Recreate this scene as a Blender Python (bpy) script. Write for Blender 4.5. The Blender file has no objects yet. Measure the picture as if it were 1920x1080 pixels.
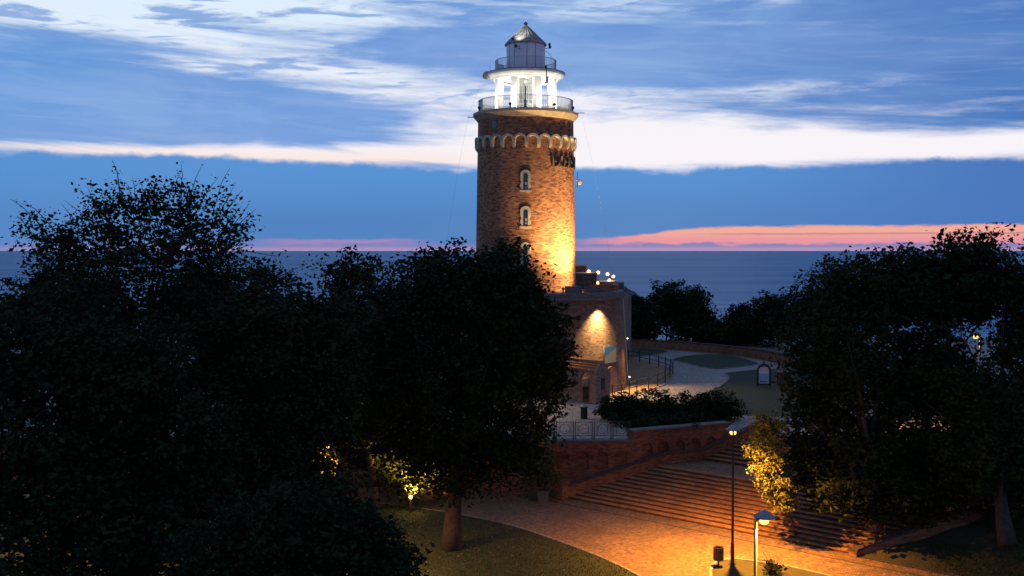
import bpy, bmesh, math, random
import numpy as np
from mathutils import Vector, Matrix
random.seed(7); rng = np.random.default_rng(11)
R = math.radians; PI = math.pi
sc = bpy.context.scene
COL = sc.collection

# ------------------------------------------------------------------ camera, sky, sun, exposure
F = 1920.0                      # focal length in photo pixels (1920 wide)
CAMZ = 13.35; PITCH = math.atan(70 / F)
cam = bpy.data.cameras.new('camera'); cam.lens = 36.0; cam.sensor_width = 36.0
cam.clip_start = 0.5; cam.clip_end = 90000
camo = bpy.data.objects.new('camera', cam); COL.objects.link(camo)
camo.location = (0, 0, CAMZ); camo.rotation_euler = (PI / 2 - PITCH, 0, 0)
sc.camera = camo
sc.view_settings.view_transform = 'Standard'; sc.view_settings.look = 'None'
sc.view_settings.exposure = 0.0; sc.view_settings.gamma = 1.0
sc.cycles.use_denoising = True
sc.cycles.max_bounces = 6; sc.cycles.diffuse_bounces = 3; sc.cycles.glossy_bounces = 3
sc.cycles.transmission_bounces = 4; sc.cycles.sample_clamp_indirect = 4.0
sc.cycles.caustics_reflective = False; sc.cycles.caustics_refractive = False

def lin(r, g, b):
    f = lambda c: c / 12.92 if c <= 0.04045 else ((c + 0.055) / 1.055) ** 2.4
    return (f(r / 255), f(g / 255), f(b / 255), 1)

class NT:
    """small helper to write node trees as expressions"""
    def __init__(s, tree): s.t = tree; s.n = tree.nodes; s.l = tree.links
    def put(s, sock, v):
        if isinstance(v, bpy.types.NodeSocket): s.l.new(v, sock)
        elif v is not None: sock.default_value = v
    def m(s, op, a, b=None, c=None, clamp=False):
        n = s.n.new('ShaderNodeMath'); n.operation = op; n.use_clamp = clamp
        for i, v in enumerate((a, b, c)): s.put(n.inputs[i], v)
        return n.outputs[0]
    def sm(s, v, lo, hi, olo=0.0, ohi=1.0):
        n = s.n.new('ShaderNodeMapRange'); n.interpolation_type = 'SMOOTHSTEP'
        for i, x in enumerate((v, lo, hi, olo, ohi)): s.put(n.inputs[i], x)
        return n.outputs[0]
    def mr(s, v, lo, hi, olo=0.0, ohi=1.0):
        n = s.n.new('ShaderNodeMapRange')
        for i, x in enumerate((v, lo, hi, olo, ohi)): s.put(n.inputs[i], x)
        return n.outputs[0]
    def mix(s, f, a, b, mode='MIX'):
        n = s.n.new('ShaderNodeMix'); n.data_type = 'RGBA'; n.blend_type = mode
        s.put(n.inputs[0], f); s.put(n.inputs[6], a); s.put(n.inputs[7], b)
        return n.outputs[2]
    def xyz(s, x, y, z):
        n = s.n.new('ShaderNodeCombineXYZ')
        for i, v in enumerate((x, y, z)): s.put(n.inputs[i], v)
        return n.outputs[0]
    def sep(s, v):
        n = s.n.new('ShaderNodeSeparateXYZ'); s.l.new(v, n.inputs[0]); return n.outputs
    def noise(s, vec, scale=1.0, detail=4.0, rough=0.55, dist=0.0):
        n = s.n.new('ShaderNodeTexNoise'); s.put(n.inputs['Vector'], vec)
        n.inputs['Scale'].default_value = scale; n.inputs['Detail'].default_value = detail
        n.inputs['Roughness'].default_value = rough; n.inputs['Distortion'].default_value = dist
        return n.outputs['Fac']
    def mapping(s, vec, scale=(1, 1, 1), rot=(0, 0, 0), loc=(0, 0, 0)):
        n = s.n.new('ShaderNodeMapping'); s.put(n.inputs[0], vec)
        n.inputs['Scale'].default_value = scale; n.inputs['Rotation'].default_value = rot
        n.inputs['Location'].default_value = loc
        return n.outputs[0]

SUN_EL, SUN_ROT = R(1.0), R(8.0)
def build_world():
    w = bpy.data.worlds.new('World'); sc.world = w; w.use_nodes = True
    t = NT(w.node_tree); t.n.clear()
    tc = t.n.new('ShaderNodeTexCoord'); d = tc.outputs['Generated']
    x, y, z = t.sep(d)[:3]
    az = t.m('ARCTAN2', x, y); E = t.m('ARCSINE', z)
    # clear evening sky behind the clouds
    sky = t.n.new('ShaderNodeTexSky'); sky.sky_type = 'NISHITA'; sky.sun_disc = False
    sky.sun_elevation = SUN_EL; sky.sun_rotation = SUN_ROT
    # streaky cloud noises (all in direction space, so there is no seam)
    tilt = t.m('ADD', z, t.m('MULTIPLY', x, 0.05))
    n1 = t.noise(t.xyz(t.m('MULTIPLY', x, 5.0), t.m('MULTIPLY', y, 5.0), t.m('MULTIPLY', tilt, 48.0)), 1.0, 7, 0.6, 0.6)
    n2 = t.noise(t.xyz(t.m('MULTIPLY', x, 10.0), t.m('MULTIPLY', y, 10.0), t.m('MULTIPLY', tilt, 120.0)), 1.0, 5, 0.6, 0.4)
    nl = t.noise(t.xyz(t.m('MULTIPLY', x, 2.0), t.m('MULTIPLY', y, 2.0), t.m('MULTIPLY', z, 7.0)), 1.3, 3, 0.5)
    edge = t.noise(t.xyz(t.m('MULTIPLY', x, 22), t.m('MULTIPLY', y, 22), t.m('MULTIPLY', z, 30)), 1.0, 4, 0.6)
    def gau(a0, e0, sa, se, amp):
        da = t.m('DIVIDE', t.m('SUBTRACT', az, a0), sa); de = t.m('DIVIDE', t.m('SUBTRACT', E, e0), se)
        q = t.m('ADD', t.m('MULTIPLY', da, da), t.m('MULTIPLY', de, de))
        return t.m('MULTIPLY', t.m('EXPONENT', t.m('MULTIPLY', q, -0.5)), amp)
    n3 = t.noise(t.xyz(t.m('MULTIPLY', x, 7.0), t.m('MULTIPLY', y, 7.0), t.m('MULTIPLY', tilt, 38.0)), 1.0, 5, 0.55, 0.8)
    f = t.m('ADD', t.m('ADD', t.m('MULTIPLY', n1, 0.56), t.m('MULTIPLY', n2, 0.20)), t.m('MULTIPLY', n3, .24))
    f = t.m('ADD', t.m('MULTIPLY', t.m('SUBTRACT', f, .5), 1.35), .5)
    bias = 0.0
    for g in ((0.11, .110, .12, .017, .50), (0.32, .094, .20, .009, .46), (-.25, .0915, .24, .0055, .46), (-.26, .232, .14, .026, .50), (-.24, .185, .08, .010, .16),
              (-.20, .169, .11, .009, .28), (-.06, .150, .08, .009, .24), (-.45, .212, .07, .02, .26), (-.03, .118, .09, .012, .22), (.18, .230, .11, .010, .24),
              (.20, .150, .18, .007, .20), (.42, .125, .14, .008, .12), (.46, .21, .16, .05, -.26), (-.45, .14, .14, .028, -.26), (-.36, .183, .10, .008, -.12), (.07, .19, .12, .02, -.14),
              (-.2, .125, .2, .012, -.14), (.3, .170, .2, .01, -.10), (-.08, .20, .06, .02, -.10)):
        bias = t.m('ADD', bias, gau(*g))
    bright = t.sm(t.m('ADD', f, bias), 0.50, 0.88)
    n4 = t.noise(t.xyz(t.m('MULTIPLY', x, 9.0), t.m('MULTIPLY', y, 9.0), t.m('MULTIPLY', t.m('ADD', z, t.m('MULTIPLY', x, -.03)), 62.0)), 1.7, 5, 0.55, 0.5)
    bright = t.m('MULTIPLY', bright, t.m('SUBTRACT', 1.0, t.m('MULTIPLY', t.sm(n4, .50, .64), t.sm(E, .115, .15, .0, .80))))
    # cloud bodies: lighter blue low down, deeper blue higher and to the right, mottled
    cloud = t.mix(t.sm(E, .06, .30), lin(112, 160, 222), lin(88, 142, 212))
    cloud = t.mix(t.sm(az, .0, .50), cloud, lin(64, 114, 186))
    cloud = t.mix(t.m('MULTIPLY', t.sm(nl, .35, .65), .6), cloud, lin(134, 164, 218))
    cloud = t.mix(t.m('MULTIPLY', t.sm(n2, .48, .72), .42), cloud, lin(156, 180, 226))
    cloud = t.mix(t.m('MULTIPLY', t.sm(n3, .40, .66), .62), cloud, t.mix(t.sm(az, .1, .5), lin(138, 176, 226), lin(84, 132, 198)))
    lit = t.mix(t.sm(E, .09, .24), lin(248, 243, 249), lin(222, 238, 253))
    lit = t.mix(t.m('MULTIPLY', t.sm(E, .104, .085), t.sm(az, .02, -.1)), lit, lin(250, 232, 226))
    up = t.mix(bright, cloud, lit)
    # long even bank of cloud over the sea
    bot = t.m('ADD', t.sm(az, -.3, .15, .0845, .0795), t.m('ADD', t.m('MULTIPLY', t.m('SUBTRACT', edge, .5), .022), t.m('MULTIPLY', t.m('SUBTRACT', nl, .5), .016)))
    bankc = t.mix(t.sm(E, .02, .08), lin(80, 130, 192), lin(86, 146, 211))
    bankc = t.mix(t.m('MULTIPLY', t.sm(nl, .4, .75), .35), bankc, lin(100, 150, 210))
    bankc = t.mix(t.sm(az, .15, .5), bankc, lin(72, 118, 188))
    col = t.mix(t.sm(E, t.m('ADD', bot, .0035), t.m('SUBTRACT', bot, .0035)), up, bankc)
    # afterglow slot under the bank
    e2 = t.noise(t.xyz(t.m('MULTIPLY', x, 34), t.m('MULTIPLY', y, 34), t.m('MULTIPLY', z, 160)), 1.0, 4, 0.6)
    e2 = t.m('MULTIPLY', t.m('SUBTRACT', e2, .5), .012)
    ptop = t.m('ADD', t.sm(az, .05, .22, .011, .0230), t.m('MULTIPLY', e2, .5))
    pm = t.sm(E, t.m('ADD', ptop, .0016), t.m('SUBTRACT', ptop, .0016))
    pm = t.m('MULTIPLY', pm, t.m('MAXIMUM', t.sm(az, .03, .12), t.m('MULTIPLY', t.m('MULTIPLY', t.sm(az, -.27, -.2), t.sm(az, -.06, -.13)), .55)))
    pink = t.mix(t.sm(az, -.02, .15), lin(196, 140, 190), t.mix(t.sm(E, .008, .02), lin(232, 150, 162), lin(242, 172, 152)))
    streak = t.sm(t.m('ABSOLUTE', t.m('SUBTRACT', E, t.m('ADD', .0158, t.m('MULTIPLY', e2, .2)))), .0011, .0003)
    pink = t.mix(t.m('MULTIPLY', streak, t.m('MULTIPLY', t.sm(az, .16, .22), .7)), pink, lin(176, 128, 152))
    col = t.mix(pm, col, pink)
    lowm = t.sm(E, t.m('ADD', .0085, e2), t.m('ADD', .0045, e2))
    lowc = t.mix(t.sm(E, .0, .006), lin(178, 150, 192), lin(116, 130, 186))
    col = t.mix(t.m('MULTIPLY', lowm, t.sm(az, -.5, .0, .55, .92)), col, lowc)
    # the sky overhead and behind is dimmer evening cloud
    col = t.mix(t.sm(E, .30, .95), col, t.mix(t.sm(nl, .4, .65), lin(92, 116, 160), lin(118, 136, 172)))
    dim = t.sm(y, .45, -.6, 1.0, .76)
    col = t.mix(t.m('SUBTRACT', 1.0, dim), col, (0.0, 0.0, 0.0, 1))
    bg = t.n.new('ShaderNodeBackground'); t.l.new(col, bg.inputs[0]); bg.inputs[1].default_value = 1.0
    bg2 = t.n.new('ShaderNodeBackground'); t.l.new(sky.outputs[0], bg2.inputs[0]); bg2.inputs[1].default_value = 0.0006
    add = t.n.new('ShaderNodeAddShader'); t.l.new(bg.outputs[0], add.inputs[0]); t.l.new(bg2.outputs[0], add.inputs[1])
    out = t.n.new('ShaderNodeOutputWorld'); t.l.new(add.outputs[0], out.inputs[0])
build_world()
sun = bpy.data.lights.new('sun', 'SUN'); sun.energy = 0.03; sun.angle = R(12); sun.color = (1.0, .72, .6)
so = bpy.data.objects.new('sun', sun); COL.objects.link(so); so.location = (8, 60, 40)
so.rotation_euler = Vector((-math.sin(SUN_ROT), -math.cos(SUN_ROT), -math.sin(R(4)))).to_track_quat('-Z', 'Y').to_euler()

# ------------------------------------------------------------------ measuring the photograph
cp, sp = math.cos(PITCH), math.sin(PITCH)
def ray(px, py):
    a, b = (px - 960) / F, (540 - py) / F
    return Vector((a, cp + b * sp, -sp + b * cp))
def G(px, py, z=0.0):
    r = ray(px, py); k = (z - CAMZ) / r.z
    return Vector((r.x * k, r.y * k, z))
def D(px, py, Y):
    r = ray(px, py); k = Y / r.y
    return Vector((r.x * k, Y, CAMZ + r.z * k))

# ------------------------------------------------------------------ materials
MAT = {}
def newmat(name):
    m = bpy.data.materials.new(name); m.use_nodes = True
    t = NT(m.node_tree); b = t.n['Principled BSDF']; MAT[name] = m
    return m, t, b
def objco(t): return t.n.new('ShaderNodeTexCoord').outputs['Object']
def worldco(t): return t.n.new('ShaderNodeNewGeometry').outputs['Position']
def bump(t, b, h, strength=.5, dist=.02):
    n = t.n.new('ShaderNodeBump'); n.inputs['Strength'].default_value = strength
    n.inputs['Distance'].default_value = dist; t.l.new(h, n.inputs['Height']); t.l.new(n.outputs[0], b.inputs['Normal'])
def plain(name, c1, c2=None, scale=3.0, rough=.6, metal=0.0, bmp=0.0, detail=5):
    m, t, b = newmat(name); c2 = c2 or tuple(v * .7 for v in c1)
    f = t.noise(worldco(t), scale, detail, .6)
    t.l.new(t.mix(t.sm(f, .3, .7), (*c1[:3], 1), (*c2[:3], 1)), b.inputs['Base Color'])
    b.inputs['Roughness'].default_value = rough; b.inputs['Metallic'].default_value = metal
    if bmp: bump(t, b, t.noise(worldco(t), scale * 6, 4, .6), bmp, .02)
    return m
def brick(name, c1, c2, mortar, w=.25, h=.075, gap=.012, soot=None, bmp=.6, offset=.5, rough=.85, vary=1.0):
    m, t, b = newmat(name)
    uv = t.n.new('ShaderNodeUVMap').outputs[0]
    wob = t.noise(worldco(t), 3.0, 2, .5)
    n = t.n.new('ShaderNodeTexBrick'); t.l.new(uv, n.inputs['Vector']); n.offset = offset
    n.inputs['Scale'].default_value = 1.0; n.inputs['Brick Width'].default_value = w; n.inputs['Row Height'].default_value = h
    n.inputs['Mortar Size'].default_value = gap; n.inputs['Mortar Smooth'].default_value = .3; n.inputs['Bias'].default_value = -.1
    n.inputs['Color1'].default_value = (*c1, 1); n.inputs['Color2'].default_value = (*c2, 1); n.inputs['Mortar'].default_value = (*mortar, 1)
    col = n.outputs['Color']
    big = t.noise(worldco(t), .55, 5, .6)
    su, sv = t.sep(uv)[:2]
    row = t.m('FLOOR', t.m('DIVIDE', sv, h))
    cell = t.m('FLOOR', t.m('ADD', t.m('DIVIDE', su, w), t.m('MULTIPLY', t.m('SUBTRACT', 1.0, t.m('MODULO', t.m('ABSOLUTE', row), 2.0)), .5)))
    wn = t.n.new('ShaderNodeTexWhiteNoise'); wn.noise_dimensions = '2D'; t.l.new(t.xyz(cell, row, 0), wn.inputs['Vector'])
    fine = wn.outputs['Value']
    col = t.mix(t.m('MULTIPLY', t.sm(fine, .70, .85), vary), col, tuple(v * .30 for v in c2) + (1,))
    col = t.mix(t.m('MULTIPLY', t.sm(fine, .30, .12), .8 * vary), col, tuple(min(1, v * 1.5) for v in c1) + (1,))
    col = t.mix(t.m('MULTIPLY', t.sm(big, .45, .68), .55), col, tuple(v * .55 for v in c2) + (1,))
    if soot:
        zz = t.sep(worldco(t))[2]
        col = t.mix(t.m('MULTIPLY', soot(t, zz), t.sm(wob, .2, .7)), col, (.03, .024, .02, 1))
    t.l.new(col, b.inputs['Base Color']); b.inputs['Roughness'].default_value = rough
    hgt = t.m('ADD', t.m('MULTIPLY', n.outputs['Fac'], -.8), t.m('MULTIPLY', fine, .9))
    bump(t, b, hgt, bmp, .02)
    return m
brick('tower_brick', (.40, .150, .062), (.235, .080, .036), (.27, .165, .095), .26, .085, vary=.75)
brick('fort_brick', (.25, .125, .066), (.14, .066, .037), (.18, .135, .10), .26, .085, vary=.55)
brick('wall_brick', (.32, .115, .05), (.20, .065, .03), (.22, .14, .09), vary=.55)
brick('porch_brick', (.36, .17, .11), (.24, .11, .07), (.34, .27, .22), vary=.45)
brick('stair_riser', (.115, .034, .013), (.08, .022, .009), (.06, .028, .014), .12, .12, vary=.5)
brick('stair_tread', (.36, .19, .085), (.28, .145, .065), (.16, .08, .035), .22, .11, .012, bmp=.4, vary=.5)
brick('coping_brick', (.12, .06, .045), (.08, .04, .03), (.07, .05, .04), .08, .3, vary=.3)
brick('cobble', (.40, .36, .32), (.31, .28, .25), (.16, .14, .12), .12, .12, .016, bmp=.9, rough=.7, vary=.5)
brick('street_setts', (.27, .165, .085), (.20, .118, .058), (.10, .058, .03), .12, .12, .016, bmp=.9, rough=.75, vary=.55)
plain('stone', (.52, .45, .34), (.40, .33, .25), 2.5, .8, bmp=.4)
plain('cornice_stone', (.50, .40, .27), (.34, .26, .18), 2.5, .8, bmp=.4)
plain('grey_stone', (.15, .135, .125), (.09, .085, .08), 2.0, .85, bmp=.5)
plain('kerb_stone', (.30, .27, .24), (.20, .18, .16), 4.0, .85, bmp=.4)
plain('white_paint', (.80, .79, .74), (.68, .66, .60), 2.0, .5)
plain('deck', (.30, .27, .23), (.2, .18, .16), 3, .8)
plain('grey_metal', (.82, .81, .84), (.74, .73, .76), 1.2, .4, .0)
plain('roof_metal', (.40, .38, .36), (.16, .15, .14), 4.0, .42, .4)
plain('rail_metal', (.62, .62, .62), (.5, .5, .5), 3, .4, .1)
plain('dark_iron', (.012, .012, .015), (.018, .016, .016), 6, .7, .0)
plain('black_paint', (.008, .008, .009), (.014, .014, .015), 8, .6)
plain('lamp_pole', (.045, .04, .036), (.03, .027, .024), 3, .45, .3)
plain('light_pole', (.36, .27, .15), (.29, .21, .11), 2, .5)
plain('lamp_shade', (.30, .29, .30), (.22, .21, .22), 4, .45, .3)
plain('bark', (.075, .048, .032), (.034, .024, .018), 5, .95, bmp=1.0)
plain('pipe', (.55, .52, .46), (.4, .38, .34), 3, .5)
plain('teal', (.03, .10, .10), (.02, .07, .07), 3, .5)
plain('wood', (.20, .075, .04), (.12, .045, .025), 4, .7, bmp=.3)
plain('tile_roof', (.46, .17, .07), (.30, .10, .045), 6, .75, bmp=.2)
plain('rock', (.20, .18, .16), (.10, .09, .085), .8, .9, bmp=.8)
plain('sand', (.34, .22, .12), (.22, .14, .075), 1.2, .95, bmp=.6)
plain('beach_sand', (.34, .30, .24), (.26, .22, .18), .2, .95, bmp=.3)
plain('lawn', (.030, .040, .011), (.020, .028, .007), 1.6, .95, bmp=.9)
plain('verge', (.060, .045, .020), (.032, .034, .012), 1.4, .95, bmp=.9)
plain('terrain', (.045, .045, .022), (.03, .034, .014), .8, .95, bmp=.6)
def foliage(name, c1, c2, s=1.1):
    m, t, b = newmat(name)
    f = t.noise(worldco(t), s, 4, .65)
    t.l.new(t.mix(t.sm(f, .32, .68), (*c1, 1), (*c2, 1)), b.inputs['Base Color'])
    b.inputs['Roughness'].default_value = .75; b.inputs['Specular IOR Level'].default_value = .1
foliage('leaf_dark', (.010, .017, .006), (.027, .037, .012))
foliage('leaf_mid', (.012, .019, .006), (.030, .040, .013))
foliage('leaf_hedge', (.010, .018, .007), (.024, .034, .012), 2.5)
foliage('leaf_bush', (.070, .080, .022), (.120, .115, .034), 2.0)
foliage('grass_blade', (.045, .058, .018), (.075, .075, .026), .9)
def glow(name, col, strength):
    m, t, b = newmat(name)
    b.inputs['Base Color'].default_value = (*col, 1); b.inputs['Emission Color'].default_value = (*col, 1)
    b.inputs['Emission Strength'].default_value = strength
SODIUM = (1.0, .39, .040); WARM = (1.0, .70, .30); COOL = (1.0, .97, .86)
glow('sodium_bulb', (1.0, .55, .13), 3.2); glow('warm_bulb', (1.0, .52, .12), 3.2)
glow('white_bulb', (1.0, .92, .72), 4.0); glow('teal_tube', (.10, .85, 1.0), 3.0)
m, t, b = newmat('glass'); b.inputs['Base Color'].default_value = (.02, .025, .03, 1); b.inputs['Roughness'].default_value = .08
b.inputs['Specular IOR Level'].default_value = .9
m, t, b = newmat('lantern_glass'); b.inputs['Base Color'].default_value = (.85, .92, .90, 1); b.inputs['Roughness'].default_value = .25
b.inputs['Transmission Weight'].default_value = .55; b.inputs['IOR'].default_value = 1.1
plain('pale_pane', (.42, .42, .50), (.34, .34, .42), 4, .3)
plain('dull_frame', (.03, .03, .035), (.02, .02, .02), 4, .6)
m, t, b = newmat('water')
pos = worldco(t)
w1 = t.noise(t.mapping(pos, (.010, .085, 1)), 1.0, 6, .62, .3)
w2 = t.noise(t.mapping(pos, (.10, .6, 1)), 1.0, 4, .6)
w3 = t.noise(t.mapping(pos, (.0018, .018, 1)), 1.0, 5, .6)
col = t.mix(t.sm(w3, .35, .65), (.055, .200, .360, 1), (.120, .310, .50, 1))
shore = t.sm(t.sep(pos)[1], 900.0, 200.0)
col = t.mix(t.m('MULTIPLY', t.sm(t.m('ADD', w1, t.m('MULTIPLY', shore, .10)), .56, .78), .60), col, (.30, .42, .56, 1))
t.l.new(col, b.inputs['Base Color']); b.inputs['Roughness'].default_value = .5; b.inputs['Specular IOR Level'].default_value = .30; b.inputs['Specular Tint'].default_value = (.28, .70, .95, 1)
bump(t, b, t.m('ADD', t.m('MULTIPLY', w1, 1.0), t.m('MULTIPLY', w2, .30)), 1.0, 3.2)

# ------------------------------------------------------------------ mesh helpers
class MB:
    def __init__(s): s.v = []; s.f = []; s.uv = None
    def box(s, x0, y0, z0, x1, y1, z1):
        i = len(s.v)
        s.v += [(x0, y0, z0), (x1, y0, z0), (x1, y1, z0), (x0, y1, z0), (x0, y0, z1), (x1, y0, z1), (x1, y1, z1), (x0, y1, z1)]
        s.f += [(i, i + 3, i + 2, i + 1), (i + 4, i + 5, i + 6, i + 7), (i, i + 1, i + 5, i + 4), (i + 1, i + 2, i + 6, i + 5), (i + 2, i + 3, i + 7, i + 6), (i + 3, i, i + 4, i + 7)]
        return s
    def prism(s, poly, z0, z1):
        """plan polygon (counter-clockwise) with flat top and bottom; z1 may be a list"""
        i = len(s.v); n = len(poly)
        zt = z1 if isinstance(z1, (list, tuple)) else [z1] * n
        zb = z0 if isinstance(z0, (list, tuple)) else [z0] * n
        s.v += [(p[0], p[1], zb[k]) for k, p in enumerate(poly)] + [(p[0], p[1], zt[k]) for k, p in enumerate(poly)]
        s.f.append(tuple(range(i + n - 1, i - 1, -1))); s.f.append(tuple(range(i + n, i + 2 * n)))
        for k in range(n):
            j = (k + 1) % n; s.f.append((i + k, i + j, i + n + j, i + n + k))
        return s
    def tube(s, pts, rad, n=8, cap=True):
        pts = [Vector(p) for p in pts]
        if not isinstance(rad, (list, tuple)): rad = [rad] * len(pts)
        i = len(s.v); prev = None
        for k, p in enumerate(pts):
            d = (pts[min(k + 1, len(pts) - 1)] - pts[max(k - 1, 0)]).normalized()
            if prev is None:
                u = d.cross(Vector((0, 0, 1)) if abs(d.z) < .9 else Vector((1, 0, 0))).normalized()
            else:
                u = (prev - d * prev.dot(d)).normalized()
            prev = u; w = d.cross(u)
            for a in range(n):
                an = 2 * PI * a / n; q = p + (u * math.cos(an) + w * math.sin(an)) * rad[k]
                s.v.append(tuple(q))
        for k in range(len(pts) - 1):
            for a in range(n):
                b2 = (a + 1) % n
                s.f.append((i + k * n + a, i + k * n + b2, i + (k + 1) * n + b2, i + (k + 1) * n + a))
        if cap:
            s.f.append(tuple(i + a for a in range(n - 1, -1, -1)))
            e = i + (len(pts) - 1) * n; s.f.append(tuple(e + a for a in range(n)))
        return s
    def lathe(s, prof, n=64, closed=False):
        """profile of (r, z); uv in metres round the axis"""
        i = len(s.v); m_ = len(prof)
        for a in range(n):
            an = 2 * PI * a / n
            for r, z in prof: s.v.append((r * math.cos(an), r * math.sin(an), z))
        rng_ = range(m_) if closed else range(m_ - 1)
        for a in range(n):
            b2 = (a + 1) % n
            for k in rng_:
                j = (k + 1) % m_
                s.f.append((i + a * m_ + k, i + b2 * m_ + k, i + b2 * m_ + j, i + a * m_ + j))
        return s
    def ellip(s, c, r, n=12, m_=8):
        prof = [(max(1e-4, math.sin(PI * k / m_)), -math.cos(PI * k / m_)) for k in range(m_ + 1)]
        i = len(s.v); s.lathe(prof, n)
        s.v[i:] = [(c[0] + v[0] * r[0], c[1] + v[1] * r[1], c[2] + v[2] * r[2]) for v in s.v[i:]]
        return s
    def build(s, name, mat, parent=None, loc=None, rz=None, smooth=False, cyl=False, rot=None):
        me = bpy.data.meshes.new(name); me.from_pydata(s.v, [], s.f); me.update()
        uvmap(me, cyl)
        if smooth: me.polygons.foreach_set('use_smooth', [True] * len(me.polygons))
        me.materials.append(MAT[mat])
        return link(name, me, parent, loc, rz, rot)
def uvmap(me, cyl=False):
    while me.uv_layers: me.uv_layers.remove(me.uv_layers[0])
    ul = me.uv_layers.new(name='UVMap'); vs = me.vertices
    out = np.zeros(len(me.loops) * 2, np.float32)
    for p in me.polygons:
        nx, ny, nz = abs(p.normal.x), abs(p.normal.y), abs(p.normal.z)
        a0 = None
        for li in p.loop_indices:
            c = vs[me.loops[li].vertex_index].co
            if cyl and nz < .8:
                a = math.atan2(c.y, c.x)
                if a0 is None: a0 = a
                while a - a0 > PI: a -= 2 * PI
                while a - a0 < -PI: a += 2 * PI
                u, v = a * cyl, c.z
            elif nz >= nx and nz >= ny: u, v = c.x, c.y
            elif nx > ny: u, v = c.y, c.z
            else: u, v = c.x, c.z
            out[2 * li] = u; out[2 * li + 1] = v
    ul.data.foreach_set('uv', out)
def link(name, me, parent=None, loc=None, rz=None, rot=None):
    o = bpy.data.objects.new(name, me); COL.objects.link(o)
    if parent is not None: o.parent = parent
    if loc is not None: o.location = loc
    if rz is not None: o.rotation_euler = (0, 0, rz)
    if rot is not None: o.rotation_euler = rot
    return o
def tag(o, label=None, cat=None, group=None, kind=None):
    if label: o['label'] = label
    if cat: o['category'] = cat
    if group: o['group'] = group
    if kind: o['kind'] = kind
    return o
def thing(name, label, cat, loc=(0, 0, 0), rz=0, group=None):
    o = bpy.data.objects.new(name, None); COL.objects.link(o); o.empty_display_size = .3
    o.location = loc; o.rotation_euler = (0, 0, rz)
    return tag(o, label, cat, group)
def struct(o): o['kind'] = 'structure'; return o
def plate(outlines, depth, res=1):
    """flat piece in the local xz plane with holes (first outline is the outer edge); front face at y=0, back at y=depth"""
    cu = bpy.data.curves.new('tmp', 'CURVE'); cu.dimensions = '2D'; cu.fill_mode = 'BOTH'; cu.extrude = depth / 2
    for ol in outlines:
        sp_ = cu.splines.new('POLY'); sp_.points.add(len(ol) - 1)
        for p, q in zip(sp_.points, ol): p.co = (q[0], q[1], 0, 1)
        sp_.use_cyclic_u = True
    o = bpy.data.objects.new('tmp', cu); COL.objects.link(o)
    dg = bpy.context.evaluated_depsgraph_get(); dg.update()
    me = bpy.data.meshes.new_from_object(o.evaluated_get(dg))
    bpy.data.objects.remove(o); bpy.data.curves.remove(cu)
    me.transform(Matrix.Translation((0, depth / 2, 0)) @ Matrix.Rotation(PI / 2, 4, 'X'))
    me.materials.clear()
    return me
def put_plate(name, outlines, depth, mat, parent, loc=None, rz=None, bend=None):
    me = plate(outlines, depth)
    if bend: 
        for v in me.vertices:
            a = v.co.x / bend - PI / 2; r_ = bend - v.co.y
            v.co = (r_ * math.cos(a), r_ * math.sin(a), v.co.z)
    me.update(); uvmap(me, bend or False); me.materials.append(MAT[mat])
    return link(name, me, parent, loc, rz)
def arch(cx, z0, w, h, n=12):
    """outline of a round-headed opening, sill at z0, total height h"""
    r = w / 2; zs = z0 + h - r
    return [(cx - r, z0), (cx + r, z0)] + [(cx + r * math.cos(PI * k / n), zs + r * math.sin(PI * k / n)) for k in range(n + 1)]
def sheet(name, pts, z, mat, label=None):
    me = bpy.data.meshes.new(name)
    me.from_pydata([(p[0], p[1], z) for p in pts], [], [tuple(range(len(pts)))]); me.update()
    if me.polygons[0].normal.z < 0: me.flip_normals()
    uvmap(me); me.materials.append(MAT[mat])
    return link(name, me)
def copytree(o, parent=None):
    c = o.copy(); COL.objects.link(c); c.parent = parent
    for ch in list(o.children): copytree(ch, c)
    return c
def add_light(kind, name, loc, power, color, parent=None, aim=None, size=.08, cone=60, blend=.4):
    l = bpy.data.lights.new(name, kind); l.energy = power; l.color = color; l.shadow_soft_size = size
    if kind == 'SPOT': l.spot_size = R(cone); l.spot_blend = blend
    o = bpy.data.objects.new(name, l); COL.objects.link(o); o.location = loc
    if aim is not None: o.rotation_euler = (Vector(aim) - Vector(loc)).to_track_quat('-Z', 'Y').to_euler()
    if parent is not None: o.parent = parent
    return o
def smooth_curve(pts, n=6):
    out = []
    for i in range(len(pts) - 1):
        p0 = Vector(pts[max(i - 1, 0)]); p1 = Vector(pts[i]); p2 = Vector(pts[i + 1]); p3 = Vector(pts[min(i + 2, len(pts) - 1)])
        for k in range(n):
            u = k / n
            out.append(.5 * ((2 * p1) + (p2 - p0) * u + (2 * p0 - 5 * p1 + 4 * p2 - p3) * u * u + (3 * p1 - p0 - 3 * p2 + p3) * u ** 3))
    out.append(Vector(pts[-1])); return out
def ribbon(name, pts, width, z, hgt, mat, stone=.9, parent=None):
    """a row of single stones along a curve; each one is an object of its own"""
    acc = 0; last = Vector(pts[0]); k = 0; cur = []
    out = []
    def flush(a, b2):
        d = (b2 - a); L = d.length
        if L < .12: return
        o = MB().box(.006, -width / 2, 0, L - .006, width / 2, hgt + random.uniform(-.006, .006)).build('stone', mat, parent, (a.x, a.y, z), math.atan2(d.y, d.x)); out.append(o)
    start = last
    for p in pts[1:]:
        p = Vector(p)
        if (p - start).length >= stone: flush(start, p); start = p
    flush(start, Vector(pts[-1]))
    return out
PZ = 2.85      # level of the raised plaza; the street below is 0

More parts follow.
